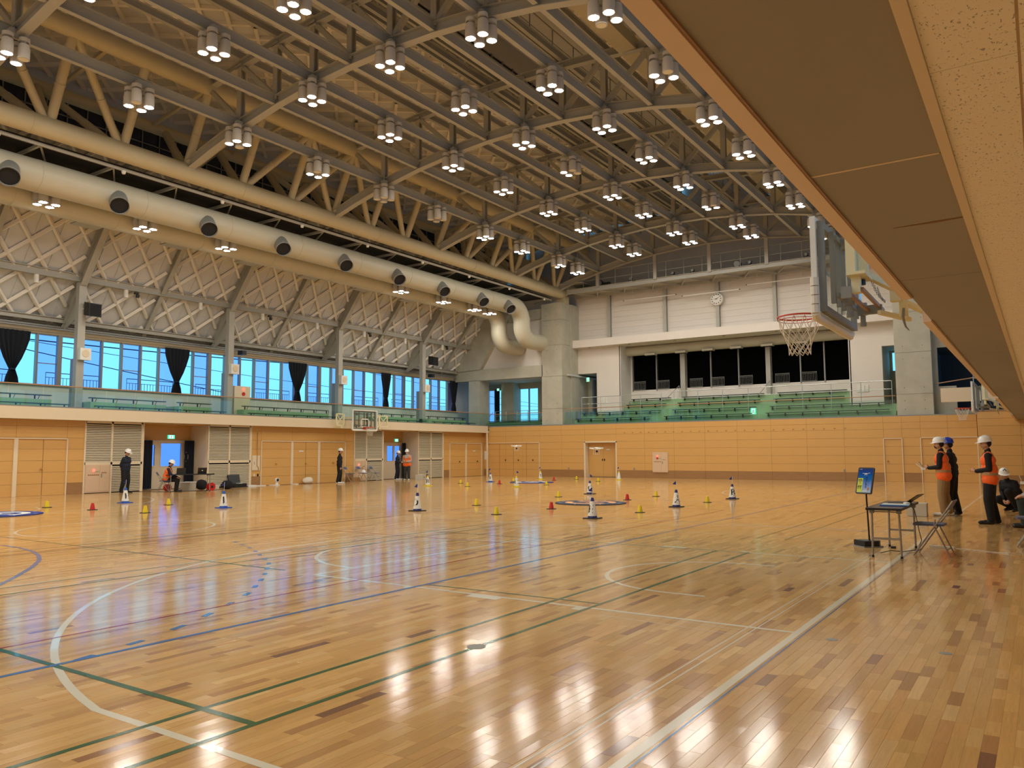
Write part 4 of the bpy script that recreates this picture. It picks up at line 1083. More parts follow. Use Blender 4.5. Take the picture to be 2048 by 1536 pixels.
# glass balustrade
def balustrade(name, lab, axis, c, u0, u1, z0, z1, step, zr):
    t = thing(name, lab, 'balustrade', (c, (u0+u1)/2, z0) if axis == 'y' else ((u0+u1)/2, c, z0)); O = t.location
    n = int(round((u1-u0)/step))
    for k in range(n):
        a = u0+(u1-u0)*k/n+.012; b = u0+(u1-u0)*(k+1)/n-.012
        mb = MB(O)
        if axis == 'y': mb.box(c-.006, c+.006, a, b, z0, z1)
        else: mb.box(a, b, c-.006, c+.006, z0, z1)
        part('glass_panel', mb, 'balglass', t)
    if axis == 'y': part('hand_rail', MB(O).tube([(c, u0, zr), (c, u1, zr)], .022, 10), 'railwood', t); part('base_shoe', MB(O).box(c-.03, c+.03, u0, u1, z0-.02, z0+.05), 'alu', t)
    else: part('hand_rail', MB(O).tube([(u0, c, zr), (u1, c, zr)], .022, 10), 'railwood', t); part('base_shoe', MB(O).box(u0, u1, c-.03, c+.03, z0-.02, z0+.05), 'alu', t)
balustrade('glass_balustrade', 'long glass balustrade with thin wooden rail along the window gallery', 'y', -30.36, Y0, 42.5, 3.24, 4.03, 1.18, 4.06)
balustrade('glass_balustrade', 'short glass balustrade between the corner and the big concrete column', 'x', 42.5, -30.34, -26.35, 3.2, 4.0, 1.3, 4.03)
balustrade('glass_balustrade', 'glass balustrade in front of the far green stand', 'x', 42.5, -24.7, -5.9, 3.2, 4.0, 1.3, 4.2)

# ================================================================ FAR GALLERY
gf = root('wall_gallery_far')
part('floor_slab', MB().box(-34, 2.4, 42.55, 47.5, 2.9, 3.2), 'greenfl', gf)
part('edge_trim', MB().box(-30.8, -2.3, 42.28, 42.55, 3.17, 3.23), 'alu', gf)
# corner frame, left of the big column
cf = root('wall_corner')
part('pier', MB().box(-32.2, -31.28, 42.5, 43.6, 3.2, 6.36), 'conc', cf)
part('beam', MB().box(-34.0, -26.3, 42.5, 43.1, 6.34, 7.08), 'conc', cf)
part('inclined_leg', MB().prism([(-33.6, 42.4, 7.0), (-31.2, 42.4, 7.08), (-27.6, 42.4, 12.4), (-29.4, 42.4, 12.4), (-33.6, 42.4, 7.3)], (0, .5, 0)), 'conc', cf)
part('white_infill', MB().box(-33, -26.3, 42.75, 42.95, 7.0, 10.1), 'white', cf)
part('dark_infill', MB().box(-33, -25.3, 43.0, 43.2, 10.0, 12.9), 'ceil', cf)
part('upper_ledge', MB().box(-29, -26.3, 42.6, 43.1, 10.08, 10.75), 'conc', cf)
part('room_ceiling', MB().box(-34, -24.7, 43.1, 47.5, 6.35, 6.45), 'ceil', cf)
part('room_end_wall', MB().box(-34.2, -34, 42.5, 47.5, 3.0, 6.4), 'white', cf)
r = root('window_20')
holes = ((-33.25, -32.55, 3.6, 5.95), (-32.45, -31.75, 3.6, 5.95), (-30.4, -28.85, 3.6, 5.95))
part('window_wall', holed(MB(), 'x', 46.0, 46.2, -34, -24.6, 3.0, 6.4, holes), 'conc', r)
for k, (a, b, z0, z1) in enumerate(holes):
    part('pane', MB().box(a, b, 46.1, 46.11, z0, z1), ('pane_b', 'pane_a', 'pane_a')[k], r)
part('mullion', MB().box(-29.66, -29.58, 46.05, 46.15, 3.6, 5.95).box(-30.4, -28.85, 46.05, 46.15, 3.6, 3.68), 'alu', r)
part('pillar', MB().box(-31.4, -30.35, 45.2, 46.0, 3.2, 6.35), 'conc', cf)
t = part('hanging_curtain', MB((-32.1, 45.8, 4.8)).box(-32.35, -32.0, 45.8, 45.9, 3.3, 6.0), 'curtain'); t.location = (-32.1, 45.8, 4.8)
tag(t, 'narrow black curtain strip in the corner room window', 'curtain')
t = thing('corner_railing', 'thin steel railing in front of the corner room windows', 'railing', (-30, 45, 3.2)); O = t.location
mb = MB(O)
for z in (3.75, 4.05, 4.35): mb.tube([(-31.6, 44.8, z), (-28, 44.8, z)], .018, 6)
for x in (-31.6, -30.7, -29.8, -28.9, -28): mb.tube([(x, 44.8, 3.2), (x, 44.8, 4.35)], .02, 6)
mb.tube([(-32.9, 44.8, 3.4), (-31.8, 44.8, 4.3)], .018, 6).tube([(-31.5, 44.8, 3.4), (-30.3, 44.8, 4.1)], .018, 6)
part('rails', mb, 'rail', t)
# green tiers, corner
t = thing('bench_row', 'dark bench on green riser between the corner and the big column', 'bench', (-28.6, 43.4, 3.2)); O = t.location
part('riser', MB(O).box(-31.2, -26.5, 43.3, 44.3, 3.2, 3.55), 'green', t)
part('seat', MB(O).box(-31, -26.6, 43.1, 43.3, 3.56, 3.6).box(-31, -26.6, 42.75, 42.9, 3.30, 3.34), 'bench', t)
# the big column
def conc_column(x0, x1, y0, y1, z1, lab):
    t = thing('concrete_column', lab, 'column', ((x0+x1)/2, (y0+y1)/2, 3.2)); O = t.location
    zs = [3.2, 4.25, 6.3, 8.3, 9.9, z1]
    for a, b in zip(zs[:-1], zs[1:]):
        part('cast_block', MB(O).box(x0, x1, y0, y1, a+.012, b-.012), 'conc', t)
        part('tie_holes', MB(O).box(x0+.35, x0+.38, y0-.004, y0, a+.3, a+.33).box(x0+.35, x0+.38, y0-.004, y0, b-.33, b-.3).box(x1-.38, x1-.35, y0-.004, y0, a+.3, a+.33).box(x1-.38, x1-.35, y0-.004, y0, b-.33, b-.3), 'dark', t)
    part('joint_core', MB(O).box(x0+.02, x1-.02, y0+.02, y1-.02, 3.2, z1), 'conc', t)
    return t
conc_column(-26.35, -24.85, 42.5, 44.3, 11.0, 'tall square concrete column carrying the tube truss, left of the far stand')
t = conc_column(-5.85, -4.25, 42.5, 44.3, 11.0, 'wide concrete column at the right end of the far stand')
t = part('tube_shoe', MB((-25.1, 43.1, 11.2)).box(-25.45, -24.8, 42.9, 43.4, 10.95, 11.45), 'tube'); t.location = (-25.1, 43.1, 11.2)
tag(t, 'short steel shoe seating the tube truss on the concrete column', 'bracket')
part('return_wall', MB().box(-24.85, -24.8, 43.6, 44.7, 3.2, 11.0), 'conc', cf)
# stand: tiers, back wall, dark curtained windows
part('white_wall', holed(MB(), 'x', 44.5, 44.7, -25.0, -21.8, 3.2, 8.3, ((-24.9, -23.45, 2, 6.55),)), 'white', gf)
part('white_wall', holed(MB(), 'x', 44.5, 44.7, -8.3, -5.75, 3.2, 8.3, ((-6.72, -5.85, 2, 6.95),)), 'white', gf)
part('return_wall', MB().box(-21.85, -21.75, 44.5, 46.2, 3.2, 8.3).box(-8.35, -8.25, 44.5, 46.2, 3.2, 8.3), 'white', gf)
part('stand_back_wall', holed(MB(), 'x', 46.0, 46.2, -21.8, -8.3, 3.2, 8.3, ((-21.6, -8.45, 5.42, 7.8),)), 'white', gf)
r = root('window_21')
part('black_out_curtain', MB().box(-21.7, -8.4, 46.12, 46.2, 5.3, 7.9), 'curtainblack', r)
for x, wd in ((-21.62, .06), (-19.98, .07), (-18.15, .30), (-16.45, .07), (-14.75, .07), (-12.95, .26), (-11.2, .07), (-9.9, .07), (-8.48, .06)):
    part('mullion', MB().box(x-wd/2, x+wd/2, 45.95 if wd < .2 else 45.7, 46.1, 5.35 if wd < .2 else 4.4, 7.85), 'alu' if wd < .2 else 'steel', r)
for k, x in enumerate((-21.5, -19.9, -17.75, -16.4, -14.7, -12.6, -11.1)):
    t = thing('window_guard', 'small steel guard rail before the dark windows, %s from the left' % ORD[k], 'railing', (x+.4, 45.9, 5.4), 'low guards at the dark windows'); O = t.location
    mb = MB(O); w_ = .78
    mb.bar((x, 45.9, 5.95), (x+w_, 45.9, 5.95), .025, .025).bar((x, 45.9, 5.88), (x+w_, 45.9, 5.88), .012, .012).bar((x, 45.9, 5.45), (x+w_, 45.9, 5.45), .02, .02)
    for j in range(10): mb.bar((x+w_*j/9, 45.9, 5.45), (x+w_*j/9, 45.9, 5.9 if j % 9 else 5.98), .012, .012)
    part('bars', mb, 'galv', t)
t = thing('stand_duct', 'long beige duct over the dark windows of the far stand', 'duct', (-15, 45.5, 7.85)); O = t.location
part('pipe', MB(O).tube([(-21.75, 45.5, 7.88), (-8.3, 45.5, 7.88)], .30, 20), 'duct', t, smooth=True)
for x in (-20.0, -18.0, -16.3, -14.6, -12.8, -10.9):
    part('grille', MB(O).box(x-.33, x+.33, 45.0, 45.4, 7.50, 7.62), 'duct', t); part('grille_slot', MB(O).box(x-.27, x+.27, 45.05, 45.35, 7.49, 7.50), 'dark', t)
part('canopy_slab', MB().box(-25.0, -5.0, 43.8, 46.2, 8.18, 8.66), 'white', gf)
for x in (-23.8, -21, -18, -15, -12, -9):
    part('down_light', MB().lathe((x, 44.2, 8.165), [(.09, 0), (.09, .02)], 12), 'galv', gf)
part('siding_core', MB().box(-25.0, 3, 44.75, 44.9, 8.5, 12.3), 'panelwhite', gf)
XP = [-25.0, -22.5, -18.7, -15.4, -12.1, -8.7, -5.3, -1.9]
for a, b in zip(XP[:-1], XP[1:]):
    for k in range(9):
        z0 = 8.66+k*.35
        part('siding_panel', MB().box(a+.02, b-.02, 44.66, 44.76, z0+.003, z0+.347), 'panelwhite', gf)
for x in XP[1:]:
    part('wall_column', MB().ibeam((x, 44.55, 8.66), (x, 44.55, 12.2), .2, .25, .02, up=(0, 1, 0)), 'steel', gf)
part('gable_side', MB().box(-34, -24.9, 44.7, 44.9, 7.5, 16), 'ceil', gf)
part('gable', MB().box(-29, 3, 44.8, 45, 12.0, 19), 'ceil', gf)
# openings in the white walls
part('passage_wall', MB().box(-25.0, -24.9, 44.7, 47.4, 3.2, 6.6).box(-23.45, -23.35, 44.7, 47.4, 3.2, 6.6).box(-25, -23.4, 44.7, 47.4, 6.55, 6.65), 'conc', gf)
holed_ = holed(MB(), 'x', 47.2, 47.4, -25.0, -23.3, 3.2, 6.6, ((-24.25, -23.7, 3.4, 6.2),))
part('passage_end', holed_, 'conc', gf)
part('passage_pane', MB().box(-24.25, -23.7, 47.28, 47.29, 3.4, 6.2), 'pane_b', gf)
t = part('passage_curtain', MB((-23.8, 46.6, 4.9)).prism([(-24.12, 46.6, 6.3), (-23.5, 46.6, 6.3), (-23.5, 46.6, 5.0), (-23.72, 46.6, 4.45), (-23.5, 46.6, 3.9), (-23.45, 46.6, 3.3), (-24.0, 46.6, 3.3), (-23.85, 46.6, 4.4), (-24.05, 46.6, 5.2)], (0, .08, 0)), 'curtain'); t.location = (-23.8, 46.6, 4.9)
tag(t, 'black tied curtain in the passage right of the big concrete column', 'curtain')
part('stair_wall', MB().box(-6.8, -6.72, 44.7, 47.2, 3.2, 7).box(-5.75, -5.65, 44.7, 47.2, 3.2, 7).box(-6.8, -5.7, 44.7, 47.2, 6.95, 7.05), 'conc', gf)
part('stair_end', holed(MB(), 'x', 47.0, 47.2, -6.8, -5.6, 3.2, 7, ((-6.6, -5.8, 5.85, 6.85),)), 'conc', gf)
part('stair_pane', MB().box(-6.6, -5.8, 47.08, 47.09, 5.85, 6.85), 'pane_a', gf)
# exit signs
def exit_sign(x, y, z, w_, axis, lab, h=.16):
    t = thing('exit_sign', lab, 'sign', (x, y, z)); O = t.location
    def bx(a, b, c, d, e): return MB(O).box(x-e, x+e, y+a, y+b, z+c, z+d) if axis == 'y' else MB(O).box(x+a, x+b, y-e, y+e, z+c, z+d)
    part('case', bx(-w_/2-.01, w_/2+.01, -h/2-.01, h/2+.01, .025), 'whitep', t)
    part('green_face', bx(-w_/2, w_/2, -h/2, h/2, .03), 'exit', t)
    part('white_field', bx(-w_*.28, w_*.28, -h*.42, h*.42, .033), 'exitw', t)
    # running figure
    mb = MB(O); s_ = h
    def P2(u, v): return (x+.036, y+u*s_, z+v*s_) if axis == 'y' else (x+u*s_, y-.036, z+v*s_)
    for a, b in (((0, .18), (-.04, -.08)), ((-.04, -.08), (.14, -.2)), ((.14, -.2), (.1, -.36)), ((-.04, -.08), (-.16, -.24)), ((-.16, -.24), (-.3, -.3)), ((0, .14), (.16, .02)), ((0, .14), (-.16, .04))):
        mb.bar(P2(*a), P2(*b), .012, .1*s_)
    mb.ell(P2(.02, .29), (.02, .02, .06*s_)) 
    part('running_figure', mb, 'green', t)
exit_sign(-31.93, 20.38, 2.26, .34, 'y', 'green glowing exit sign over the recess with the laptop table')
exit_sign(-31.93, 35.0, 2.26, .30, 'y', 'green glowing exit sign over the recess with the standing pair')
exit_sign(-24.3, 44.9, 6.2, .22, 'x', 'small green exit sign in the passage right of the concrete column', .26)
exit_sign(-31.5, 45.0, 5.9, .2, 'x', 'small pale exit sign in the corner room')
exit_sign(-13.2, 43.5, 3.72, .3, 'x', 'green exit sign low among the seats of the far stand', .34)
exit_sign(-5.75, 44.9, 4.5, .2, 'x', 'dim green sign in the stair opening at the right of the far stand', .3)
# tiered seating
T = [(42.9, 3.2, 3.50), (43.7, 3.50, 3.90), (44.5, 3.9, 4.35), (45.3, 4.35, 4.75)]
for k, (y, z0, z1) in enumerate(T):
    x0, x1 = (-24.4, -6.0) if k < 2 else (-21.7, -8.4)
    t = thing('stand_tier', 'green seating tier of the far stand, %s from the front' % ORD[k], 'stand', ((x0+x1)/2, y, z0), 'green tiers of the far stand'); O = t.location
    part('riser', MB(O).box(x0, x1, y+.35, y+1.15 if k < 3 else 46.0, z0, z1), 'green', t)
    secs = [(x0+.2, -18.9), (-18.1, -13.2), (-12.4, x1-.3)] if k else [(x0+.2, -19.2), (-18.3, -13.2), (-12.4, x1-.3)]
    for a, b in secs:
        part('seat', MB(O).box(a, b, y+.12, y+.38, z1+.05, z1+.09), 'bench', t)
        mb = MB(O); x = a+.1
        while x < b: mb.box(x-.02, x+.02, y+.2, y+.36, z1-.12, z1+.05); x += .9
        part('bracket', mb, 'black', t)
t = thing('stand_railing', 'pale tubular railing across the middle of the far stand', 'railing', (-15, 43.6, 3.9)); O = t.location
for (a, b, zt_) in ((-24.1, -18.7, 4.95), (-17.9, -6.2, 5.05)):
    mb = MB(O).tube([(a, 43.65, zt_), (b, 43.65, zt_)], .022, 8).tube([(a, 43.65, zt_-.42), (b, 43.65, zt_-.42)], .016, 8)
    n = int((b-a)/1.35); 
    for k in range(n+1): mb.tube([(a+(b-a)*k/n, 43.65, 3.7), (a+(b-a)*k/n, 43.65, zt_)], .018, 8)
    part('rail_run', mb, 'rail', t)
for k, x in enumerate((-18.5, -13.0)):
    mb = MB((x, 44, 4)).tube([(x, 43.8, 4.6), (x+.15, 45.6, 5.55)], .018, 8).tube([(x+.15, 45.6, 4.8), (x+.15, 45.6, 5.55)], .018, 8)
    o = part('stair_rail', mb, 'rail'); o.location = (x, 44, 4); tag(o, 'slanting stair hand rail in the %s aisle of the far stand' % ('left' if k == 0 else 'right'), 'railing')
for k, x in enumerate((-22.95, -7.7)):
    o = part('wall_plate', MB((x, 44.49, 4.85)).box(x-.28, x-.1, 44.46, 44.5, 4.6, 4.95).box(x-.07, x+.08, 44.46, 44.5, 4.6, 4.95).box(x+.11, x+.27, 44.46, 44.5, 4.6, 4.95), 'whitep'); o.location = (x, 44.49, 4.85)
    tag(o, 'row of pale switch plates on the white wall %s of the far stand' % ('left' if k == 0 else 'right'), 'switch')
# clock
t = thing('wall_clock', 'round white wall clock on a grey column of the upper far wall', 'clock', (-15.4, 44.3, 10.4)); O = t.location
part('case', MB(O).lathe((-15.4, 44.28, 10.4), [(.30, 0), (.36, .02), (.38, .1), (.38, .16)], 28, 'y').m(0), 'whitep', t, smooth=True)
part('face', MB(O).lathe((-15.4, 44.27, 10.4), [(.32, 0), (.32, .01)], 28, 'y'), 'paper', t)
mb = MB(O)
for k in range(12):
    a = k*PI/6; r1 = .25; mb.bar((-15.4+r1*math.sin(a), 44.262, 10.4+r1*math.cos(a)), (-15.4+.30*math.sin(a), 44.262, 10.4+.30*math.cos(a)), .005, .045, up=(0, 1, 0))
for k in range(12):
    a = k*PI/6; c_ = (-15.4+.27*math.sin(a), 44.258, 10.4+.27*math.cos(a)); mb.box(c_[0]-.022, c_[0]+.022, 44.255, 44.262, c_[2]-.03, c_[2]+.03)
part('numerals', mb, 'ink', t)
def hand(deg, L, w_): 
    a = math.radians(deg); return MB(O).prism([(-15.4-w_*math.cos(a)-.05*math.sin(a), 44.25, 10.4+w_*math.sin(a)-.05*math.cos(a)), (-15.4+w_*math.cos(a)-.05*math.sin(a), 44.25, 10.4-w_*math.sin(a)-.05*math.cos(a)), (-15.4+L*math.sin(a), 44.25, 10.4+L*math.cos(a))], (0, .006, 0))
part('hour_hand', hand(272, .2, .022), 'ink', t); part('minute_hand', hand(58, .27, .018), 'ink', t)
for k, (a, b, z) in enumerate(((-21.2, -17.8, 10.9), (-17.35, -13.95, 10.75), (-13.5, -9.9, 10.95))):
    t = thing('hanging_batten', 'thin white batten hung before the upper far wall, %s from the left' % ORD[k], 'batten', ((a+b)/2, 44.0, z), 'thin white battens before the upper far wall'); O = t.location
    part('bar', MB(O).tube([(a, 44.0, z), (b, 44.0, z)], .028, 8), 'whitep', t)
    part('end_cap', MB(O).tube([(a-.05, 44.0, z), (a, 44.0, z)], .032, 8).tube([(b, 44.0, z), (b+.05, 44.0, z)], .032, 8), 'black', t)
    part('hanger', MB(O).tube([(a+.6, 44.0, z), (a+.6, 44.0, z+.6)], .006, 5).tube([(b-.6, 44.0, z), (b-.6, 44.0, z+.6)], .006, 5), 'whitep', t)
# far catwalk
t = thing('far_catwalk', 'grey steel catwalk with railing across the far gable', 'walkway', (-15, 43, 11.6)); O = t.location
part('front_beam', MB(O).ibeam((-24.4, 42.45, 11.55), (-4, 42.45, 11.55), .2, .26), 'steel', t)
part('deck', MB(O).box(-24.4, -4, 42.5, 44.3, 11.62, 11.66), 'steel', t)
part('wall_beam', MB(O).box(-24.9, -4, 44.3, 44.5, 11.45, 11.75), 'steel', t)
mb = MB(O)
x = -24.2
while x < -4:
    mb.bar((x, 42.5, 11.5), (x+.95, 44.4, 11.5), .06, .08); mb.bar((x+1.9, 42.5, 11.5), (x+.95, 44.4, 11.5), .06, .08); x += 1.9
part('under_bracing', mb, 'steel', t)
mb = MB(O)
for z in (12.15, 12.65): mb.tube([(-24.4, 42.6, z), (-4, 42.6, z)], .018, 6)
x = -24.4
while x < -4: mb.tube([(x, 42.6, 11.6), (x, 42.6, 12.65)], .018, 6); x += 1.1
part('guard_rail', mb, 'steel', t)
for x in (-22.2, -18.4, -15.1, -11.9, -8.2):
    part('hanger_post', MB(O).box(x-.1, x+.1, 42.35, 42.5, 11.6, az(x)+.1), 'steel', t)
mb = MB(O)
part('end_platform', MB(O).box(-25.6, -23.2, 42.2, 44, 12.0, 12.06), 'steel', t)
for k, (x, big) in enumerate(((-22.2, 1), (-20.1, 0), (-17.4, 0), (-16.2, 0), (-13.6, 1), (-12.9, 0), (-9.9, 0))):
    t = thing('stage_spotlight', '%s dark spotlight on the far catwalk, %s from the left' % ('large' if big else 'small', ORD[k]), 'spotlight', (x, 42.75, 11.85), 'dark spotlights on the far catwalk'); O = t.location
    s_ = 1.0 if big else .5
    part('body', MB(O).lathe((x, 42.62, 11.9), [(.2*s_, 0), (.21*s_, .05), (.19*s_, .3*s_), (.1*s_, .45*s_)], 16, 'y'), 'black', t, smooth=True)
    part('lens_rim', MB(O).lathe((x, 42.6, 11.9), [(.17*s_, 0), (.17*s_, .01)], 16, 'y'), 'galv', t)
    part('yoke', MB(O).box(x-.23*s_, x-.2*s_, 42.65, 42.7, 11.66, 11.95).box(x+.2*s_, x+.23*s_, 42.65, 42.7, 11.66, 11.95).box(x+.3*s_, x+.7*s_, 42.62, 42.8, 11.66, 11.66+.25*s_), 'black', t)
# right of the right column
rf = root('wall_gallery_right')
part('opening_wall', holed(MB(), 'x', 43.0, 43.2, -4.3, 3, 3.2, 11, ((-4.05, 2.0, 4.6, 6.5), (-3.3, 2.0, 3.4, 4.7))), 'conc', rf)
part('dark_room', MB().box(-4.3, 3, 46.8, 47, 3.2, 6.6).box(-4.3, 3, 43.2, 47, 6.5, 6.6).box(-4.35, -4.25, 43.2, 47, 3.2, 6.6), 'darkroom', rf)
part('cream_fascia', MB().box(-3.85, -.9, 41.6, 41.7, 3.75, 4.4), 'cream', rf)
part('cream_fascia_return', MB().box(-1.0, -.9, 39.8, 41.7, 3.2, 4.4), 'cream', rf)
part('hand_rail', MB().tube([(-4.1, 42.7, 4.72), (-2.4, 42.3, 4.9), (-1.0, 41.6, 5.1)], .025, 8), 'railwood', rf)
o = part('alarm_lamp', MB((-3.4, 45.4, 4.5)).ell((-3.4, 45.4, 4.5), (.035, .03, .035)), 'redlamp'); o.location = (-3.4, 45.4, 4.5); tag(o, 'tiny red lamp in the dark room beyond the right concrete column', 'lamp')
t = part('corner_rail', MB((-2.3, 41.4, 5)).tube([(-2.5, 41.6, 4.4), (-2.5, 41.6, 5.2), (-1.2, 41.6, 5.2)], .02, 8).tube([(-2.5, 41.6, 4.8), (-1.2, 41.6, 4.8)], .018, 8), 'rail'); t.location = (-2.3, 41.4, 5)
tag(t, 'pale tubular rail above the cream fascia by the farthest hoop', 'railing')
t = part('corner_pole', MB((-30.3, 41.98, 0)).tube([(-30.3, 41.98, 0), (-30.3, 41.98, 2.8)], .05, 12), 'frame'); t.location = (-30.3, 41.98, 0)
tag(t, 'white round pole in the far left corner under the gallery edge', 'pole')
# ================================================================ BASKETBALL GOALS
def hoop(loc, rz, label, braced=False, mount=True):
    t = thing('basketball_goal', label, 'basketball hoop', loc, rz=rz)
    Z0, Z1, W = 2.90, 3.95, .90
    part('backboard', MB().box(-.015, 0, -W+.03, W-.03, Z0+.04, Z1-.03), 'acryl', t)
    b = MB().box(-.03, .025, -W, -W+.05, Z0, Z1).box(-.03, .025, W-.05, W, Z0, Z1).box(-.029, .024, -W+.05, W-.05, Z1-.05, Z1-.001).box(-.029, .024, -W+.05, W-.05, Z0+.001, Z0+.05)
    part('board_frame', b, 'whitep', t)
    part('target_square', MB().box(-.018, -.016, -.295, -.245, 3.05, 3.5).box(-.018, -.016, .245, .295, 3.05, 3.5).box(-.018, -.016, -.295, .295, 3.45, 3.5).box(-.018, -.016, -.295, .295, 3.05, 3.09), 'whitep', t)
    for s_ in (-1, 1):
        for k in range(4):
            z = Z0+.02+k*.095
            part('edge_pad', MB().tube([(0, s_*(W+.005), z+.005), (0, s_*(W+.005), z+.09)], [.042, .042], 8), 'pad', t, smooth=True)
    part('edge_pad', MB().tube([(0, -W-.005, Z0+.03), (0, -W+.05, Z0-.012), (0, W-.05, Z0-.012), (0, W+.005, Z0+.03)], .045, 8), 'pad', t, smooth=True)
    # rim
    R_ = .235; cx = -.39; ring = lambda z, r: [(cx+r*math.cos(2*PI*k/28), r*math.sin(2*PI*k/28), z) for k in range(29)]
    rm = part('rim', MB().tube(ring(3.05, R_), .010, 8), 'rim', t, smooth=True)
    part('rim_bracket', MB().prism([(-.02, -.14, 3.055), (-.02, .14, 3.055), (-.2, .10, 3.055), (-.2, -.10, 3.055)], (0, 0, .008)).box(-.035, -.015, -.14, .14, 2.94, 3.06)
         .tube([(-.03, -.1, 2.96), (-.2, -.12, 3.03)], .009, 6).tube([(-.03, .1, 2.96), (-.2, .12, 3.03)], .009, 6), 'rim', t)
    part('net_ring', MB().tube(ring(3.015, R_-.004), .004, 6), 'rim', t)
    net = MB(); N = 12; lv = [(3.035, R_-.008), (2.90, .205), (2.82, .165), (2.755, .140), (2.70, .125), (2.65, .118), (2.61, .122)]
    def np_(i, k): 
        z, r = lv[i]; a = 2*PI*(k+(.5 if i % 2 else 0))/N; return (cx+r*math.cos(a), r*math.sin(a), z)
    for i in range(len(lv)-1):
        for k in range(N):
            if i % 2 == 0: net.tube([np_(i, k), np_(i+1, k)], .0042, 4, cap=False).tube([np_(i, k), np_(i+1, k-1)], .0042, 4, cap=False)
            else: net.tube([np_(i, k), np_(i+1, k)], .0042, 4, cap=False).tube([np_(i, k), np_(i+1, k+1)], .0042, 4, cap=False)
    part('net', net, 'net', t)
    # steel sub-frame behind the board
    sf = MB()
    for y in (-.80, .80): sf.box(.03, .09, y-.035, y+.035, Z0+.05, Z1-.04)
    for z in (Z0+.08, Z1-.08): sf.box(.032, .088, -.765, .765, z-.035, z+.035)
    part('sub_frame', sf, 'galv', t)
    for y in (-.60, -.34, -.08, .30, .60):
        part('upright_tube', MB().box(.10, .15, y-.024, y+.024, Z0+.16, Z1-.12), 'galv', t)
    part('cross_tube', MB().box(.15, .18, -.62, .62, Z1-.22, Z1-.17).box(.15, .18, -.62, .62, Z0+.22, Z0+.27), 'galv', t)
    for y in (-.38, .38):
        part('hinge_block', MB().box(.18, .28, y-.03, y+.03, Z0+.16, Z0+.30).box(.21, .26, y-.025, y+.025, Z0+.05, Z0+.2).lathe((.235, y, Z0+.03), [(.035, 0), (.035, .05)], 10), 'galv', t)
        part('hinge_block', MB().box(.18, .25, y-.04, y+.04, Z1-.28, Z1-.14), 'galv', t)
    for y in (-.2, .2):
        part('slide_rod', MB().tube([(.24, y, Z0+.3), (.24, y, Z1-.2)], .018, 8), 'chrome', t)
    part('gas_spring', MB().tube([(.30, -.45, Z1-.3), (.30, -.45, Z0+.45)], .03, 10).tube([(.30, -.45, Z0+.5), (.30, -.45, Z0+.3)], .012, 8), 'black', t)
    if mount:
        # folding arms to the balcony
        part('folding_link', MB().bar((.30, -.80, Z0+.22), (.34, .12, Z0+.16), .035, .035), 'basewood', t)
        part('folding_link', MB().bar((.42, -.72, Z0+.26), (.46, .30, Z0+.18), .035, .035), 'basewood', t)
        part('link_plate', MB().box(.28, .48, .08, .13, Z0+.12, Z0+.22), 'galv', t)
        part('link_plate', MB().box(.24, .34, -.84, -.80, Z0+.16, Z0+.28), 'galv', t)
        for (x, y, w_) in ((.34, -.78, .045), (.40, -.48, .05)):
            part('mount_post', MB().box(x-w_, x+w_, y-w_, y+w_, Z0+.42, Z1+.1), 'creamsteel', t)
        part('oil_tube', MB().tube([(.38, -.66, Z0+.42), (.38, -.66, Z1)], .022, 10), 'creamsteel', t)
        part('mount_foot', MB().box(.30, .48, -.86, -.40, Z0+.39, Z0+.42), 'creamsteel', t)
        part('mount_foot', MB().box(.33, .41, -.76, -.66, Z0+.22, Z0+.39), 'creamsteel', t)
        part('rubber_stop', MB().lathe((.40, -.56, Z0+.33), [(.035, 0), (.035, .05)], 10), 'black', t)
        part('mount_beam', MB().bar((.42, -.5, Z0+.45), (.64, -.12, Z0+.34), .06, .06), 'creamsteel', t)
        part('mount_beam', MB().bar((.72, .02, Z0+.20), (.92, .55, Z0+.12), .05, .05), 'creamsteel', t)
        part('mount_beam', MB().bar((.48, -.1, Z0+.10), (.72, .35, Z0+.06), .045, .045), 'creamsteel', t)
        part('pivot_block', MB().box(.60, .70, -.16, -.04, Z0+.20, Z0+.36), 'creamsteel', t)
        part('pivot_barrel', MB().tube([(.71, -.02, Z0+.04), (.71, -.02, Z0+.36)], .045, 14), 'creamsteel', t, smooth=True)
        part('wall_bracket', MB().box(.88, 1.06, .45, .62, Z0+.06, Z0+.3), 'creamsteel', t)
        part('hook_lever', MB().tube([(.72, -.10, Z0+.12), (.71, -.10, Z0+.02), (.73, -.08, Z0-.08), (.76, -.06, Z0-.12)], [.014, .016, .011, .005], 6), 'galv', t)
        for (ya, yb) in ((-.50, -.36), (-.40, -.22), (-.14, -.24)):
            ch = MB(); n = 11
            for k in range(n):
                f_ = k/(n-1); x = .48+.08*f_; y = ya+(yb-ya)*f_; z = Z0+.36-.17*f_-.03*math.sin(PI*f_)
                ax = (Vector((1, 0, 0)) if k % 2 else Vector((0, 1, 0)))*.007
                pts = [Vector((x, y, z))+ax*math.cos(a)+Vector((0, 0, .014))*math.sin(a) for a in [2*PI*q/8 for q in range(9)]]
                ch.tube(pts, .0028, 4, cap=False)
            part('chain', ch, 'galv', t)
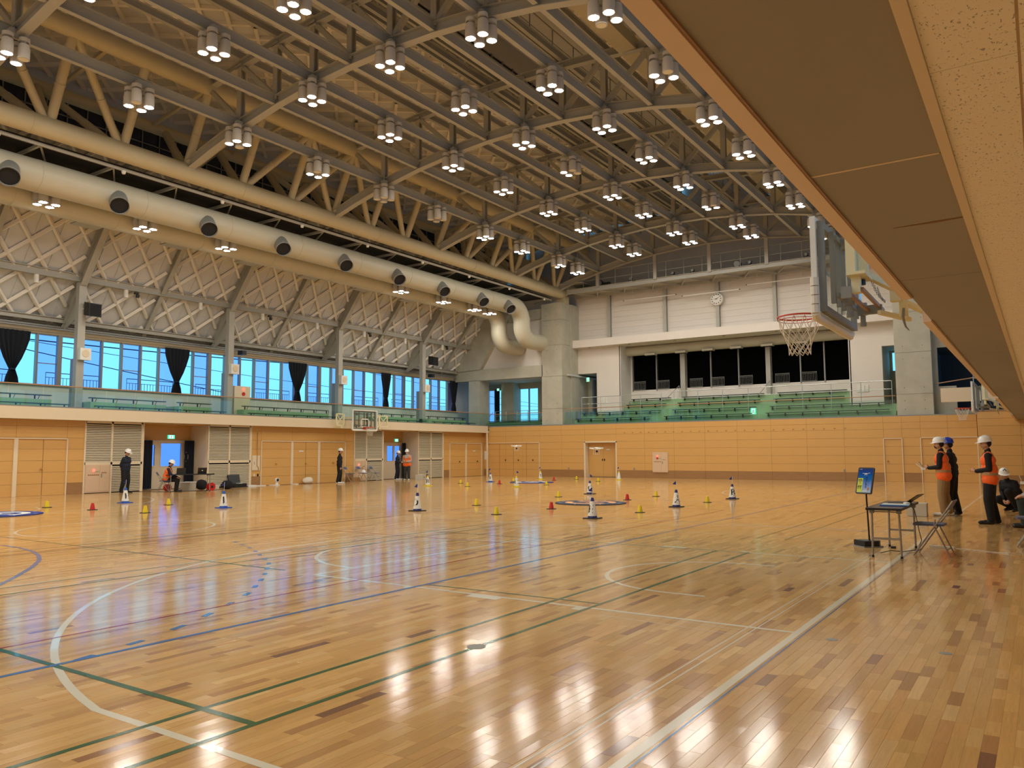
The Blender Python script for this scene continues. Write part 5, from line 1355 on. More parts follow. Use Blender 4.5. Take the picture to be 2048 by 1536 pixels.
    if braced:
        for (a, b) in ((-2.25, -1.65), (-1.6, -1.02), (.98, 1.5)):
            z0, z1 = 3.14, 3.72; mb = MB()
            for y in (a, b): mb.box(.5, .56, y-.025, y+.025, z0, z1)
            for z in (z0, z1): mb.box(.5, .56, a, b, z-.025, z+.025)
            mb.bar((.53, a, z0), (.53, b, z1), .03, .03).bar((.53, b, z0), (.53, a, z1), .03, .03)
            part('braced_frame', mb, 'creamsteel', t)
        part('mount_beam', MB().box(.4, .9, -1.6, -1.5, 3.0, 3.08).box(.4, .9, 1.2, 1.3, 3.0, 3.08).box(.3, .95, -.5, -.4, 3.5, 3.6).box(.3, .95, .4, .5, 3.5, 3.6), 'creamsteel', t)
    return t
hoop((-1.88, 9.32, 0), 0, 'basketball hoop seen from behind at the right balcony, nearest the camera')
hoop((-1.98, 32.8, -.02), 0, 'small distant basketball hoop by the right far corner')
hoop((-29.35, 29.75, -.2), PI, 'basketball hoop with clear backboard and cream braced frames on the left wall', braced=True, mount=False)

# ================================================================ TEXT HELPER
def text_mesh(body, size, depth=.002, bold=False):
    c = bpy.data.curves.new('txt', 'FONT'); c.body = body; c.size = size; c.extrude = depth/2; c.align_x = 'CENTER'; c.align_y = 'CENTER'
    if bold: c.offset = size*.02
    o = bpy.data.objects.new('txt', c); COL.objects.link(o)
    dg = bpy.context.evaluated_depsgraph_get(); dg.update()
    me = bpy.data.meshes.new_from_object(o.evaluated_get(dg)); bpy.data.objects.remove(o); bpy.data.curves.remove(c)
    return me

# ================================================================ CONES
def small_cone(x, y, colr, label):
    t = thing('marker_cone', label, 'cone', (x, y, 0), 'small %s marker cones on the floor' % colr)
    part('base_plate', MB().box(-.095, .095, -.095, .095, .001, .014), 'black', t)
    part('cone_body', MB().lathe((0, 0, .012), [(.068, 0), (.064, .02), (.040, .15), (.036, .17), (.015, .175)], 16), colr, t, smooth=True)
SC = [(-23.67, 11.33, 'yellow', 'farthest left, near the blue mat'), (-21.49, 11.47, 'red', 'left, before the hydrant cabinet'), (-19.19, 11.6, 'yellow', 'left of the bright door reflection'),
 (-21.58, 13.77, 'yellow', 'in front of the laptop table'), (-23.8, 30.74, 'yellow', 'left of the pair before the corner doors'), (-21.41, 28.16, 'yellow', 'right of the pair before the corner doors'),
 (-13.5, 18.18, 'yellow', 'right of the cone lettered D'), (-11.12, 15.79, 'yellow', 'nearest left of the cone lettered E'), (-21.73, 31.12, 'red', 'left of the far blue mat'),
 (-23.0, 34.2, 'yellow', 'standing on the far side of the far blue mat'), (-19.12, 31.17, 'yellow', 'at the right tip of the far blue mat'), (-21.81, 36.33, 'red', 'right of the far blue mat'),
 (-13.64, 23.01, 'yellow', 'beyond the left tip of the navy mat'), (-10.93, 18.06, 'red', 'in front of the navy mat'), (-21.49, 38.22, 'yellow', 'farthest, left of the recessed door'),
 (-19.04, 36.1, 'yellow', 'in front of the recessed door'), (-10.91, 22.63, 'red', 'beyond the right tip of the navy mat'), (-10.92, 24.87, 'yellow', 'between the cones lettered C and A'),
 (-8.4, 18.13, 'yellow', 'between the cones lettered E and A'), (-8.33, 22.68, 'yellow', 'between the cones lettered A and B')]
for x, y, c, l in SC: small_cone(x, y, c, 'small %s marker cone %s' % (c, l))
def big_cone(x, y, basec, letter, face, label, low=False, flagdir=1):
    """face: heading (deg, world) towards which the lettering looks"""
    t = thing('lettered_cone', label, 'cone', (x, y, 0), 'lettered sleeve cones with flags')
    bc = {'b': 'blue', 'd': 'dblue', 'y': 'yellow'}[basec]
    part('base_plate', MB().box(-.165, .165, -.165, .165, .001, .022), 'black' if basec == 'd' else bc, t)
    part('cone_body', MB().lathe((0, 0, .02), [(.112, 0), (.10, .04), (.032, .44), (.028, .45), (.01, .452)], 18), bc if basec != 'd' else 'dblue', t, smooth=True)
    sl = MB(); n = 30
    prof = lambda z: .007+.112-(.112-.032)*(z/.46)
    for k in range(n):                 # sleeve with a notch at the back
        a0 = math.radians(face+25+k*(310/n)-180+180); a1 = math.radians(face+25+(k+1)*(310/n)-180+180)
        zb = .06
        for (za, zb_) in ((.06, .2), (.2, .39)):
            sl.add([(prof(za)*math.cos(a0+PI*.86), prof(za)*math.sin(a0+PI*.86), za), (prof(za)*math.cos(a1+PI*.86), prof(za)*math.sin(a1+PI*.86), za), (prof(zb_)*math.cos(a1+PI*.86), prof(zb_)*math.sin(a1+PI*.86), zb_), (prof(zb_)*math.cos(a0+PI*.86), prof(zb_)*math.sin(a0+PI*.86), zb_)], [(0, 1, 2, 3)])
    s_ = part('white_sleeve', sl, 'paper', t)
    me = text_mesh(letter, .27, .001, True)
    fa = math.radians(face)
    for v in me.vertices:               # wrap the letter round the cone
        z = .21+v.co.y; r = prof(z)+.004+v.co.z*.2; a = fa + v.co.x/r
        v.co = Vector((r*math.cos(a), r*math.sin(a), z))
    me.materials.clear(); me.materials.append(M['ink'])
    o = bpy.data.objects.new('letter', me); COL.objects.link(o); o.parent = s_
    if True:
        part('flag_stick', MB().tube([(0, 0, .45), (.004, .01, .72)], .004, 6), 'paper', t)
        d = Vector((math.cos(math.radians(YAW*0+flagdir)), math.sin(math.radians(flagdir)), 0))*.10
        p0 = Vector((.004, .01, .72)); p1 = Vector((.003, .008, .60)); p2 = p1+d+Vector((0, 0, .02))
        part('flag', MB().prism([p0, p1, p2], (.002, .001, 0)), 'flag', t)
def facing(x, y): return math.degrees(math.atan2(-y, -x))
BC = [(-23.67, 13.64, 'b', 'E', 30, 'blue-based white cone lettered E, in front of the man in black'), (-19.01, 13.8, 'b', 'L', 22, 'blue-based white cone with small blue flag, before the laptop table'),
 (-13.56, 15.69, 'd', 'D', -48, 'tall dark-based cone with part of a D, left of the navy mat'), (-23.36, 27.73, 'y', 'B', 0, 'yellow-based cone lettered B near the standing pair'),
 (-23.62, 33.02, 'b', 'E', 8, 'blue-based cone before the far left corner doors'), (-19.18, 28.76, 'y', 'C', 0, 'yellow-based cone lettered C before the far blue mat'),
 (-23.28, 37.33, 'y', 'D', 60, 'yellow-based pale cone at the corner of the far corner doors'), (-13.63, 25.21, 'd', 'C', 12, 'dark-based cone lettered C beyond the navy mat'),
 (-8.57, 15.96, 'd', 'E', -34, 'dark-based cone lettered E, nearest of all, before the navy mat'), (-8.38, 20.43, 'd', 'A', 26, 'dark-based cone lettered A with dark flag, right of the navy mat'),
 (-8.26, 24.74, 'd', 'B', 14, 'dark-based cone lettered B, farthest right'), (-19.05, 38.54, 'y', 'A', 80, 'yellow-based cone beside the recessed far door')]
for x, y, b, ch, off, l in BC:
    big_cone(x, y, b, ch, facing(x, y)+off, l, flagdir=200 if ch != 'C' else 30)
# landing mats
def landing_mat(x, y, r, m1, m2, label, ch):
    t = thing('landing_mat', label, 'mat', (x, y, 0))
    part('disc', MB().lathe((0, 0, .001), [(r-.02, 0), (r, .006), (r, .018), (r-.03, .022)], 40), m1, t)
    mb = MB(); n = 40
    for (ra, rb) in ((.52*r, .72*r),):
        for k in range(n):
            if 17 <= k <= 19 or 37 <= k <= 39: continue
            a, b = 2*PI*k/n, 2*PI*(k+1)/n
            mb.add([(ra*math.cos(a), ra*math.sin(a), .024), (rb*math.cos(a), rb*math.sin(a), .024), (rb*math.cos(b), rb*math.sin(b), .024), (ra*math.cos(b), ra*math.sin(b), .024)], [(0, 1, 2, 3)])
    part('ring', mb, m2, t)
    me = text_mesh(ch, r*.8, .001, True); me.materials.clear(); me.materials.append(M[m2])
    o = bpy.data.objects.new('centre_letter', me); COL.objects.link(o); o.parent = t; o.location = (0, 0, .0245); o.rotation_euler = (0, 0, -.6)
    for k in range(8):
        a = 2*PI*k/8; mm = MB((0, 0, 0)).box(-.05, .05, -.015, .015, .0235, .0245)
        o = part('edge_mark', mm, 'paper', t); o.location = ((r-.12)*math.cos(a), (r-.12)*math.sin(a), 0); o.rotation_euler = (0, 0, a)
landing_mat(-11.2, 20.75, 1.05, 'matnavy', 'matorange', 'round navy landing mat with orange ring in the middle of the cones', 'H')
landing_mat(-21.35, 33.4, 1.1, 'matblue', 'paper', 'round blue landing mat far away before the corner doors', 'H')
landing_mat(-21.9, 9.3, 1.0, 'matblue', 'paper', 'round blue landing mat cut by the left edge of the photo', 'H')
# ================================================================ DRONES
def drone(loc, rz, label, s_=1.0):
    t = thing('quadcopter', label, 'drone', loc, rz=rz)
    part('shell', MB().ell((0, 0, 0), (.10*s_, .085*s_, .045*s_), 16, 8), 'whitep', t, smooth=True)
    for sx in (-1, 1):
        for sy in (-1, 1):
            c = Vector((sx*.15, sy*.15, .015))*s_
            a = part('arm', MB().tube([(sx*.05*s_, sy*.05*s_, 0), c], [.03*s_, .016*s_], 8).lathe(c-Vector((0, 0, .02)), [(.02*s_, 0), (.02*s_, .045*s_)], 10), 'whitep', t, smooth=True)
            part('propeller', MB().bar(c+Vector((-.12*s_*sy, .02, .035*s_)), c+Vector((.12*s_*sy, -.02, .035*s_)), .022*s_, .003), 'paper', t)
    g = MB()
    for sy in (-1, 1):
        y = sy*.07*s_
        g.tube([(-.06*s_, y, -.03*s_), (-.07*s_, y*1.2, -.17*s_), (.07*s_, y*1.2, -.17*s_), (.06*s_, y, -.03*s_)], .006*s_, 6)
    part('landing_gear', g, 'whitep', t)
    part('camera', MB().box(-.02*s_, .03*s_, -.025*s_, .025*s_, -.11*s_, -.05*s_).ell((.03*s_, 0, -.085*s_), (.02*s_, .02*s_, .02*s_)), 'black', t)
drone((-19.99, 30.0, 1.78), .3, 'white quadcopter hovering before the far left corner doors', 1.15)
drone((-13.23, 25.0, 1.62), .9, 'white quadcopter hovering before the recessed far door', 1.15)

# ================================================================ TABLES, CHAIRS
def folding_table(loc, rz, L, W_, label, topm='tabletop'):
    t = thing('folding_table', label, 'table', loc, rz=rz)
    part('table_top', MB().box(-W_/2, W_/2, -L/2, L/2, .67, .70), topm, t)
    part('edge_band', MB().box(-W_/2-.004, W_/2+.004, -L/2-.004, -L/2, .668, .702).box(-W_/2-.004, W_/2+.004, L/2, L/2+.004, .668, .702).box(-W_/2-.004, -W_/2, -L/2, L/2, .668, .702).box(W_/2, W_/2+.004, -L/2, L/2, .668, .702), 'black', t)
    for sy in (-1, 1):
        y = sy*(L/2-.16)
        for sx in (-1, 1):
            l = part('leg', MB().tube([(sx*(W_/2-.05), y, .645), (sx*(W_/2-.04), y-sy*.01, .02)], .015, 10), 'tubegrey', t)
            part('foot_cap', MB().tube([(sx*(W_/2-.04), y-sy*.01, .03), (sx*(W_/2-.04), y-sy*.01, .0)], .018, 10), 'black', l)
            part('corner_block', MB().box(sx*(W_/2-.05)-.03, sx*(W_/2-.05)+.03, y-.03, y+.03, .62, .67), 'galv', t)
        part('cross_bar', MB().box(-W_/2+.045, W_/2-.045, y-.01, y+.01, .25, .28), 'tubegrey', t)
        part('under_rod', MB().tube([(-W_/2+.05, y, .64), (W_/2-.05, y, .64)], .008, 8), 'tubegrey', t)
    return t
folding_table((-1.90, 12.98, 0), 0, 1.80, .45, 'dark-topped folding table behind the upright sign at the right')
def folding_chair(loc, rz, label, group=None):
    t = thing('folding_chair', label, 'chair', loc, group, rz=rz)     # faces +x
    part('seat', MB().lathe((0, 0, 0), [(.001, .41)], 4) if False else MB().prism([(-.19, -.17, .425), (.17, -.20, .425), (.20, -.16, .425), (.20, .16, .425), (.17, .20, .425), (-.19, .17, .425)], (0, 0, .03)), 'seatblue', t)
    part('backrest', MB().prism([(-.32, -.18, .79), (-.25, -.19, .655), (-.265, -.19, .655), (-.335, -.18, .79)], (0, .37, 0)), 'seatblue', t)
    for sy in (-1, 1):
        y = sy*.21
        part('leg', MB().tube([(-.33, y*.9, .79), (-.25, y, .66), (.20, y, .0)], .011, 8), 'tubegrey', t)
        part('leg', MB().tube([(-.10, y*.92, .52), (-.08, y*.92, .43), (-.27, y*.92, .0)], .011, 8), 'tubegrey', t)
    part('stretcher', MB().tube([(.17, -.21, .05), (.17, .21, .05)], .009, 8).tube([(-.23, -.19, .1), (-.23, .19, .1)], .009, 8), 'tubegrey', t)
    return t
folding_chair((-1.42, 12.95, 0), PI*1.0-.05, 'blue-grey folding chair beside the dark table, facing it')
folding_chair((-30.25, 29.6, 0), .3, 'folding chair half hidden behind the man in the black tracksuit', 'folding chairs at the left wall')
folding_chair((-30.25, 30.55, 0), .25, 'folding chair with a white helmet on its seat', 'folding chairs at the left wall')
folding_chair((-30.25, 31.5, 0), .3, 'folding chair nearest the far doorway recess', 'folding chairs at the left wall')
folding_chair((-.22, 14.9, 0), PI, 'folding chair at the right edge of the photo, under the seated person')
def helmet_mesh(mb, c, s_=1.0, face=(1, 0, 0), up=(0, 0, 1)):
    up = Vector(up).normalized(); f = Vector(face); f = (f-up*f.dot(up)).normalized(); l = up.cross(f)
    R_ = Matrix((f, l, up)).transposed(); c = Vector(c); n = 18; vs = []; fs = []
    for i, (r, z) in enumerate(((.001, .125), (.045, .118), (.085, .095), (.112, .055), (.120, .01), (.124, -.005))):
        for k in range(n):
            a = 2*PI*k/n; vs.append(c+R_ @ Vector((r*1.12*math.cos(a), r*.95*math.sin(a), z))*s_)
    for i in range(5):
        for k in range(n): fs.append((i*n+k, (i+1)*n+k, (i+1)*n+(k+1) % n, i*n+(k+1) % n))
    b = len(vs)
    for k in range(n):
        a = 2*PI*k/n; fr = max(0, math.cos(a)); r = .124+.012+.055*fr**2
        vs.append(c+R_ @ Vector((r*1.12*math.cos(a), r*.95*math.sin(a), -.018-.012*fr))*s_)
    for k in range(n): fs.append((5*n+k, b+k, b+(k+1) % n, 5*n+(k+1) % n))
    mb.add(vs, fs)
    rdg = []
    for y in (-.022, 0, .022):
        rdg.append([c+R_ @ Vector((.134*math.cos(a)*.98, y, .124*math.sin(a)+.003))*s_ for a in [math.radians(20+i*14) for i in range(11)]])
    for p in rdg: mb.tube(p, .006*s_, 4)
    return mb
t = thing('spare_helmet', 'white safety helmet lying on the middle folding chair', 'helmet', (-30.2, 30.55, .46))
part('shell', helmet_mesh(MB(), (0, 0, .035), 1.0, (1, .5, 0)), 'helmetw', t, smooth=True)

# ---- upright sign screen
c0 = Vector((-2.36, 13.5, 0))
t = thing('sign_stand', 'upright display sign on a black pole, reading reception in Japanese', 'sign', c0)
part('base', MB().prism([(-.22, .05, .015), (-.02, -.17, .015), (.16, -.02, .015), (.16, .1, .015), (-.05, .16, .015)], (0, 0, .085)), 'black', t)
part('base_plate', MB().prism([(-.24, .05, .002), (-.02, -.2, .002), (.2, -.03, .002), (.2, .12, .002), (-.05, .18, .002)], (0, 0, .012)), 'galv', t)
part('pole', MB().tube([(.02, 0, .08), (.0, 0, .88)], .013, 12), 'black', t)
hd = bpy.data.objects.new('screen_case', bpy.data.meshes.new('screen_case')); COL.objects.link(hd); hd.parent = t
mb = MB(); W2, H2, rr = .158, .245, .025
poly = []
for (cx, cz, a0) in ((W2-rr, H2-rr, 0), (-W2+rr, H2-rr, 90), (-W2+rr, -H2+rr, 180), (W2-rr, -H2+rr, 270)):
    for k in range(5): a = math.radians(a0+k*22.5); poly.append((cx+rr*math.cos(a), .012, cz+rr*math.sin(a)))
mb.prism(poly, (0, -.026, 0))
hd.data.from_pydata(mb.v, [], mb.f); hd.data.materials.append(M['black'])
hd.scale = (.87, .87, .87); hd.location = (.0, -.02, 1.03); hd.rotation_euler = Euler((math.radians(-16), 0, math.radians(-24)), 'XYZ')
def screen_mat():
    m = bpy.data.materials.new('lit_screen_picture'); m.use_nodes = True; nt = m.node_tree; nt.nodes.clear()
    o = nt.nodes.new('ShaderNodeOutputMaterial'); e = nt.nodes.new('ShaderNodeEmission'); tc = nt.nodes.new('ShaderNodeTexCoord'); sp = nt.nodes.new('ShaderNodeSeparateXYZ')
    r = nt.nodes.new('ShaderNodeValToRGB'); mr = nt.nodes.new('ShaderNodeMapRange'); mr.inputs[1].default_value = -.22; mr.inputs[2].default_value = .22
    r.color_ramp.elements[0].color = (*lin((150, 160, 158)), 1); r.color_ramp.elements[1].color = (*lin((44, 50, 96)), 1)
    for p, c in ((0.3, (110, 125, 170)), (.55, (30, 90, 140)), (.8, (26, 66, 124))):
        el = r.color_ramp.elements.new(p); el.color = (*lin(c), 1)
    nt.links.new(tc.outputs['Object'], sp.inputs[0]); nt.links.new(sp.outputs['Z'], mr.inputs[0]); nt.links.new(mr.outputs[0], r.inputs[0]); nt.links.new(r.outputs[0], e.inputs[0]); e.inputs[1].default_value = .9
    nt.links.new(e.outputs[0], o.inputs[0]); return m
M['screen'] = screen_mat()
scr = part('screen_picture', MB().box(-.138, .138, -.0155, -.0145, -.222, .222), 'screen', hd)
part('lime_notice', MB().box(-.135, -.035, -.0175, -.016, -.215, .045), 'limelabel', hd)
def put_text(body, size, loc, par, m_, bold=False, name='lettering'):
    me = text_mesh(body, size, .0008, bold); me.materials.clear(); me.materials.append(M[m_])
    for v in me.vertices: v.co = Vector((v.co.x, -v.co.z, v.co.y))
    o = bpy.data.objects.new(name, me); COL.objects.link(o); o.parent = par; o.location = loc; return o
put_text('\u53d7', .085, (-.085, -.019, -.02), hd, 'ink', True); put_text('\u4ed8', .085, (-.088, -.019, -.13), hd, 'ink', True)
for k, ch in enumerate('\u64cd\u7e26\u8b1b\u7fd2\u4f1a'): put_text(ch, .042, (.035, -.018, .045-k*.042), hd, 'navy', True)
for k, ch in enumerate('\u30c9\u30ed\u30fc\u30f3'): put_text(ch, .034, (.078, -.018, .02-k*.036), hd, 'navy', True)
part('picture_drone', MB().ell((.01, -.018, .125), (.03, .002, .012)).bar((-.06, -.018, .135), (.0, -.018, .128), .002, .006).bar((.02, -.018, .128), (.09, -.018, .142), .002, .006).box(-.012, -.008, -.019, -.017, .09, .12).box(.028, .032, -.019, -.017, .09, .12), 'paper', hd)
part('picture_figure', MB().ell((.085, -.018, -.15), (.02, .002, .032)), 'basewood', hd)
part('picture_caption', MB().box(-.125, -.11, -.018, -.017, .205, .212).box(-.1, -.075, -.018, -.017, .205, .212).box(-.02, .06, -.018, -.017, -.2, -.19).box(.0, .1, -.018, -.017, -.18, -.174), 'paper', hd)
# things on the right table
t = thing('open_laptop', 'dark laptop opened wide on the right folding table', 'laptop', (-1.86, 13.35, .701), rz=-.15)
part('base', MB().box(-.12, .12, -.17, .17, 0, .014), 'black', t); part('screen', MB().prism([(.12, -.17, .014), (.30, -.17, .14), (.296, -.17, .147), (.116, -.17, .02)], (0, .34, 0)), 'black', t)
t = thing('document_folders', 'stack of light blue folders on the right folding table', 'folder', (-1.84, 12.72, .701), rz=.06)
part('folder', MB().box(-.19, .17, -.14, .14, 0, .012), 'blue', t); part('folder', MB().box(-.17, .19, -.13, .15, .012, .022), 'lightblue', t); part('sheet', MB().box(-.16, .15, -.12, .12, .022, .026), 'paper', t)
t = part('computer_mouse', MB().ell((0, 0, .014), (.05, .033, .02), 14, 8), 'whitep', smooth=True); t.location = (-1.74, 13.15, .701); tag(t, 'white mouse on the right folding table beside the laptop', 'mouse')
t = thing('cool_box', 'light grey box with lid on the floor beyond the right table', 'box', (-2.48, 20.4, 0))
part('body', MB().box(-.2, .2, -.15, .15, .005, .26), 'greybox', t); part('lid', MB().box(-.205, .205, -.155, .155, .26, .30), 'greybox', t)
t = part('mains_cable', MB().tube([(-1.72, 13.3, .70), (-1.66, 13.32, .6), (-1.63, 13.35, .4), (-1.62, 13.4, .28), (-1.6, 13.45, .15), (-1.64, 13.3, .02), (-1.8, 13.0, .012), (-1.95, 12.9, .03), (-2.05, 12.7, .012)], .006, 6), 'black')
tag(t, 'black cable hanging from the right table to the floor', 'cable')
t = part('power_strip', MB().box(-.025, .025, -.17, .17, .001, .035), 'whitep'); t.location = (-1.38, 13.9, 0); t.rotation_euler = (0, 0, 1.45); tag(t, 'white power strip on the floor behind the table legs', 'power strip')
t = part('cable_adapter', MB().box(-.03, .03, -.05, .05, .001, .03), 'black'); t.location = (-2.0, 13.5, 0); tag(t, 'small black adapter on the floor under the right table', 'adapter')
t = part('floor_cable', MB().tube([(-1.2, 13.93, .006), (-.8, 13.75, .006), (-.5, 13.6, .006), (-.1, 13.9, .006), (.5, 13.8, .006)], .005, 6), 'whitep'); tag(t, 'thin white cable trailing right over the floor from the power strip', 'cable')

# ---- left: laptop table and gear
TL = Vector((-28.0, 19.0, 0)); ta = math.atan2(1.2, .5)
tl = folding_table((-28.55, 19.1, 0), ta-PI/2, 1.8, .5, 'long dark folding table with two laptops before the left recess')
for (dy, nm, lab) in ((-.35, 'laptop', 'grey laptop on the left table facing the seated person'), (.45, 'laptop', 'black laptop standing open at the right end of the left table')):
    d = Vector((math.cos(ta), math.sin(ta), 0)); p = Vector((-28.55, 19.1, .701))+d*dy
    t = thing(nm, lab, 'laptop', p, rz=ta-PI/2)
    mm = 'black' if dy > 0 else 'greytrouser'
    part('base', MB().box(-.12, .12, -.17, .17, 0, .015), mm, t); part('screen', MB().prism([(.10, -.17, .015), (.18, -.17, .25), (.19, -.17, .25), (.115, -.17, .015)], (0, .34, 0)), mm, t)
    if dy > 0: part('lid_badge', MB().box(.155, .16, -.02, .02, .12, .15), 'whitep', t)
folding_chair((-29.05, 18.35, 0), math.radians(50), 'folding chair under the seated person at the laptop table')
def bag(loc, rx, ry, rz_, m_, name, label, cat, seed=0):
    rn = random.Random(seed); n, m = 14, 9; mb = MB(); vs = []; fs = []
    for i in range(m+1):
        th = PI*i/m
        for k in range(n):
            a = 2*PI*k/n; q = 1+.12*rn.uniform(-1, 1)
            s1 = math.sin(th)**.7 if 0 < i < m else 0.02
            vs.append((rx*s1*math.cos(a)*q, ry*s1*math.sin(a)*q, max(.002, rz_*(1+math.cos(th))*.5*(1+.06*rn.uniform(-1, 1)))))
    for i in range(m):
        for k in range(n): fs.append((i*n+k, (i+1)*n+k, (i+1)*n+(k+1) % n, i*n+(k+1) % n))
    mb.add(vs, fs)
    o = part(name, mb, m_, smooth=True); o.location = loc; tag(o, label, cat); return o
bag((-29.4, 20.25, 0), .24, .22, .42, 'blackcloth', 'rucksack', 'black rucksack behind the left table', 'bag', 1)
bag((-29.0, 21.2, 0), .2, .26, .36, 'blackcloth', 'rucksack', 'black bag right of the left table legs', 'bag', 2)
bag((-30.45, 26.95, 0), .2, .30, .32, 'net', 'cloth_bag', 'crumpled beige bag on the floor before the three-leaf doors', 'bag', 3)
t = thing('cable_reel', 'red and black cable reel under the left table', 'cable reel', (-28.2, 19.85, 0))
part('drum', MB().lathe((0, 0, .17), [(.16, -.08), (.16, -.06), (.09, -.06), (.09, .06), (.16, .06), (.16, .08)], 20, 'x'), 'red', t); part('hub', MB().lathe((0, 0, .17), [(.05, -.1), (.05, .1)], 12, 'x').tube([(-.09, -.17, .0), (-.09, 0, .36), (-.09, .17, .0)], .012, 6), 'black', t)
t = thing('cable_reel', 'red reel behind the seated person under the left table', 'cable reel', (-29.5, 18.75, 0))
part('drum', MB().lathe((0, 0, .15), [(.14, -.08), (.14, .08)], 20, 'x'), 'red', t); part('hub', MB().lathe((0, 0, .15), [(.04, -.1), (.04, .1)], 12, 'x'), 'black', t)
t = thing('storage_crate', 'pale grey crate under the left table', 'crate', (-29.3, 19.55, 0), rz=.5)
part('body', MB().prism([(-.2, -.26, .002), (.2, -.26, .002), (.2, .26, .002), (-.2, .26, .002)], (0, 0, .33)), 'greybox', t); part('rim', MB().box(-.22, .22, -.28, .28, .33, .36), 'paper', t)
t = thing('equipment_case', 'open black hard case on the floor before the louvre screen', 'case', (-30.35, 22.75, 0))
part('case_bottom', MB().box(-.2, .2, -.34, .34, .002, .16), 'black', t); part('case_lid', MB().prism([(-.2, -.30, .16), (-.32, -.30, .55), (-.40, -.30, .53), (-.24, -.30, .14)], (0, .6, 0)), 'black', t); part('white_liner', MB().box(-.12, .1, .0, .2, .16, .18), 'paper', t)
for k, (x, y, a, lab) in enumerate(((-30.5, 22.1, .06, 'thin black tray left of the open black case'), (-30.55, 21.6, .14, 'pale low box on the floor right of the laptop table'), (-30.3, 23.4, .07, 'white bundle on the floor right of the open case'))):
    o = part(('flat_tray', 'low_box', 'cable_bundle')[k], MB().box(-.15, .15, -.22, .22, .001, a), ('black', 'greybox', 'paper')[k]); o.location = (x, y, 0); tag(o, lab, ('tray', 'box', 'bundle')[k])
for k, (y, lab) in enumerate(((24.0, 'heap of white cables under the wall sockets'), (24.9, 'spread white sheets on the floor at the store doors'), (26.1, 'folded white paper on the floor before the middle door leaf'))):
    o = part('paper_heap', MB().prism([(-.14, -.3, .002), (.16, -.24, .002), (.18, .2, .002), (.02, .32, .002), (-.16, .22, .002)], (0, 0, .03)), 'paper'); o.location = (-30.45, y, 0); o.scale = (1, (1.2, .8, .45)[k], 1); tag(o, lab, 'papers')
t = thing('desk_fan', 'small white upright fan on the floor before the store doors', 'fan', (-30.35, 24.95, 0))
part('body', MB().tube([(0, 0, 0), (0, 0, .12)], .07, 14).box(-.03, .03, -.03, .03, .1, .2), 'whitep', t); part('head', MB().lathe((0, 0, .25), [(.1, -.05), (.11, 0), (.1, .06)], 18, 'x'), 'whitep', t); part('grille', MB().lathe((0, 0, .25), [(.075, .062), (.06, .07)], 14, 'x'), 'black', t)
t = thing('carry_case', 'grey and black low cases on the floor by the standing pair', 'case', (-29.2, 34.2, 0), rz=.45)
part('grey_case', MB().box(-.2, .2, -.75, .1, .002, .3), 'greybox', t); part('black_case', MB().box(-.19, .19, .12, .6, .002, .28), 'black', t); part('case_latch', MB().box(.2, .21, -.45, -.3, .1, .2), 'galv', t)
o = part('floor_box', MB().box(-.2, .2, -.3, .3, .002, .22), 'basewood'); o.location = (-30.5, 30.1, 0); tag(o, 'brown box on the floor behind the folding chairs', 'box')
t = part('trailing_cable', MB().tube([(-30.6, 17.9, .01), (-30.0, 18.3, .01), (-29.4, 18.4, .012), (-29.0, 19, .01), (-28.6, 20.2, .01), (-29.6, 21.8, .01), (-30.5, 24, .01)], .008, 6), 'black'); tag(t, 'black cord running along the floor past the laptop table', 'cable')
t = part('floor_strip', MB().box(-30.6, -30.55, 24.3, 29.6, .001, .012).box(-30.6, -30.56, 38.7, 41.9, .001, .012), 'black', fl)
# ================================================================ PEOPLE
def cap_mesh(bm, a, b, ra, rb, n=12):
    a = Vector(a); b = Vector(b); d = b-a
    L = d.length
    if L < 1e-6: d = Vector((0, 0, 1))
    d.normalize(); u = Vector((0, 0, 1)) if abs(d.z) < .9 else Vector((1, 0, 0)); p = d.cross(u).normalized(); q = d.cross(p)
    prof = [(-ra*math.cos(t), ra*math.sin(t)) for t in [PI/2*k/3 for k in range(4)]] + [(L+rb*math.sin(t), rb*math.cos(t)) for t in [PI/2*k/3 for k in range(4)]]
    prof = [(-ra, .0005)] + prof[1:4] + prof[4:7] + [(L+rb, .0005)]
    rings = []
    for (h, r) in prof:
        rings.append([bm.verts.new(a+d*h+(p*math.cos(2*PI*k/n)+q*math.sin(2*PI*k/n))*r) for k in range(n)])
    for i in range(len(rings)-1):
        for k in range(n): bm.faces.new((rings[i][k], rings[i][(k+1) % n], rings[i+1][(k+1) % n], rings[i+1][k]))
    bm.faces.new(rings[0][::-1]); bm.faces.new(rings[-1])
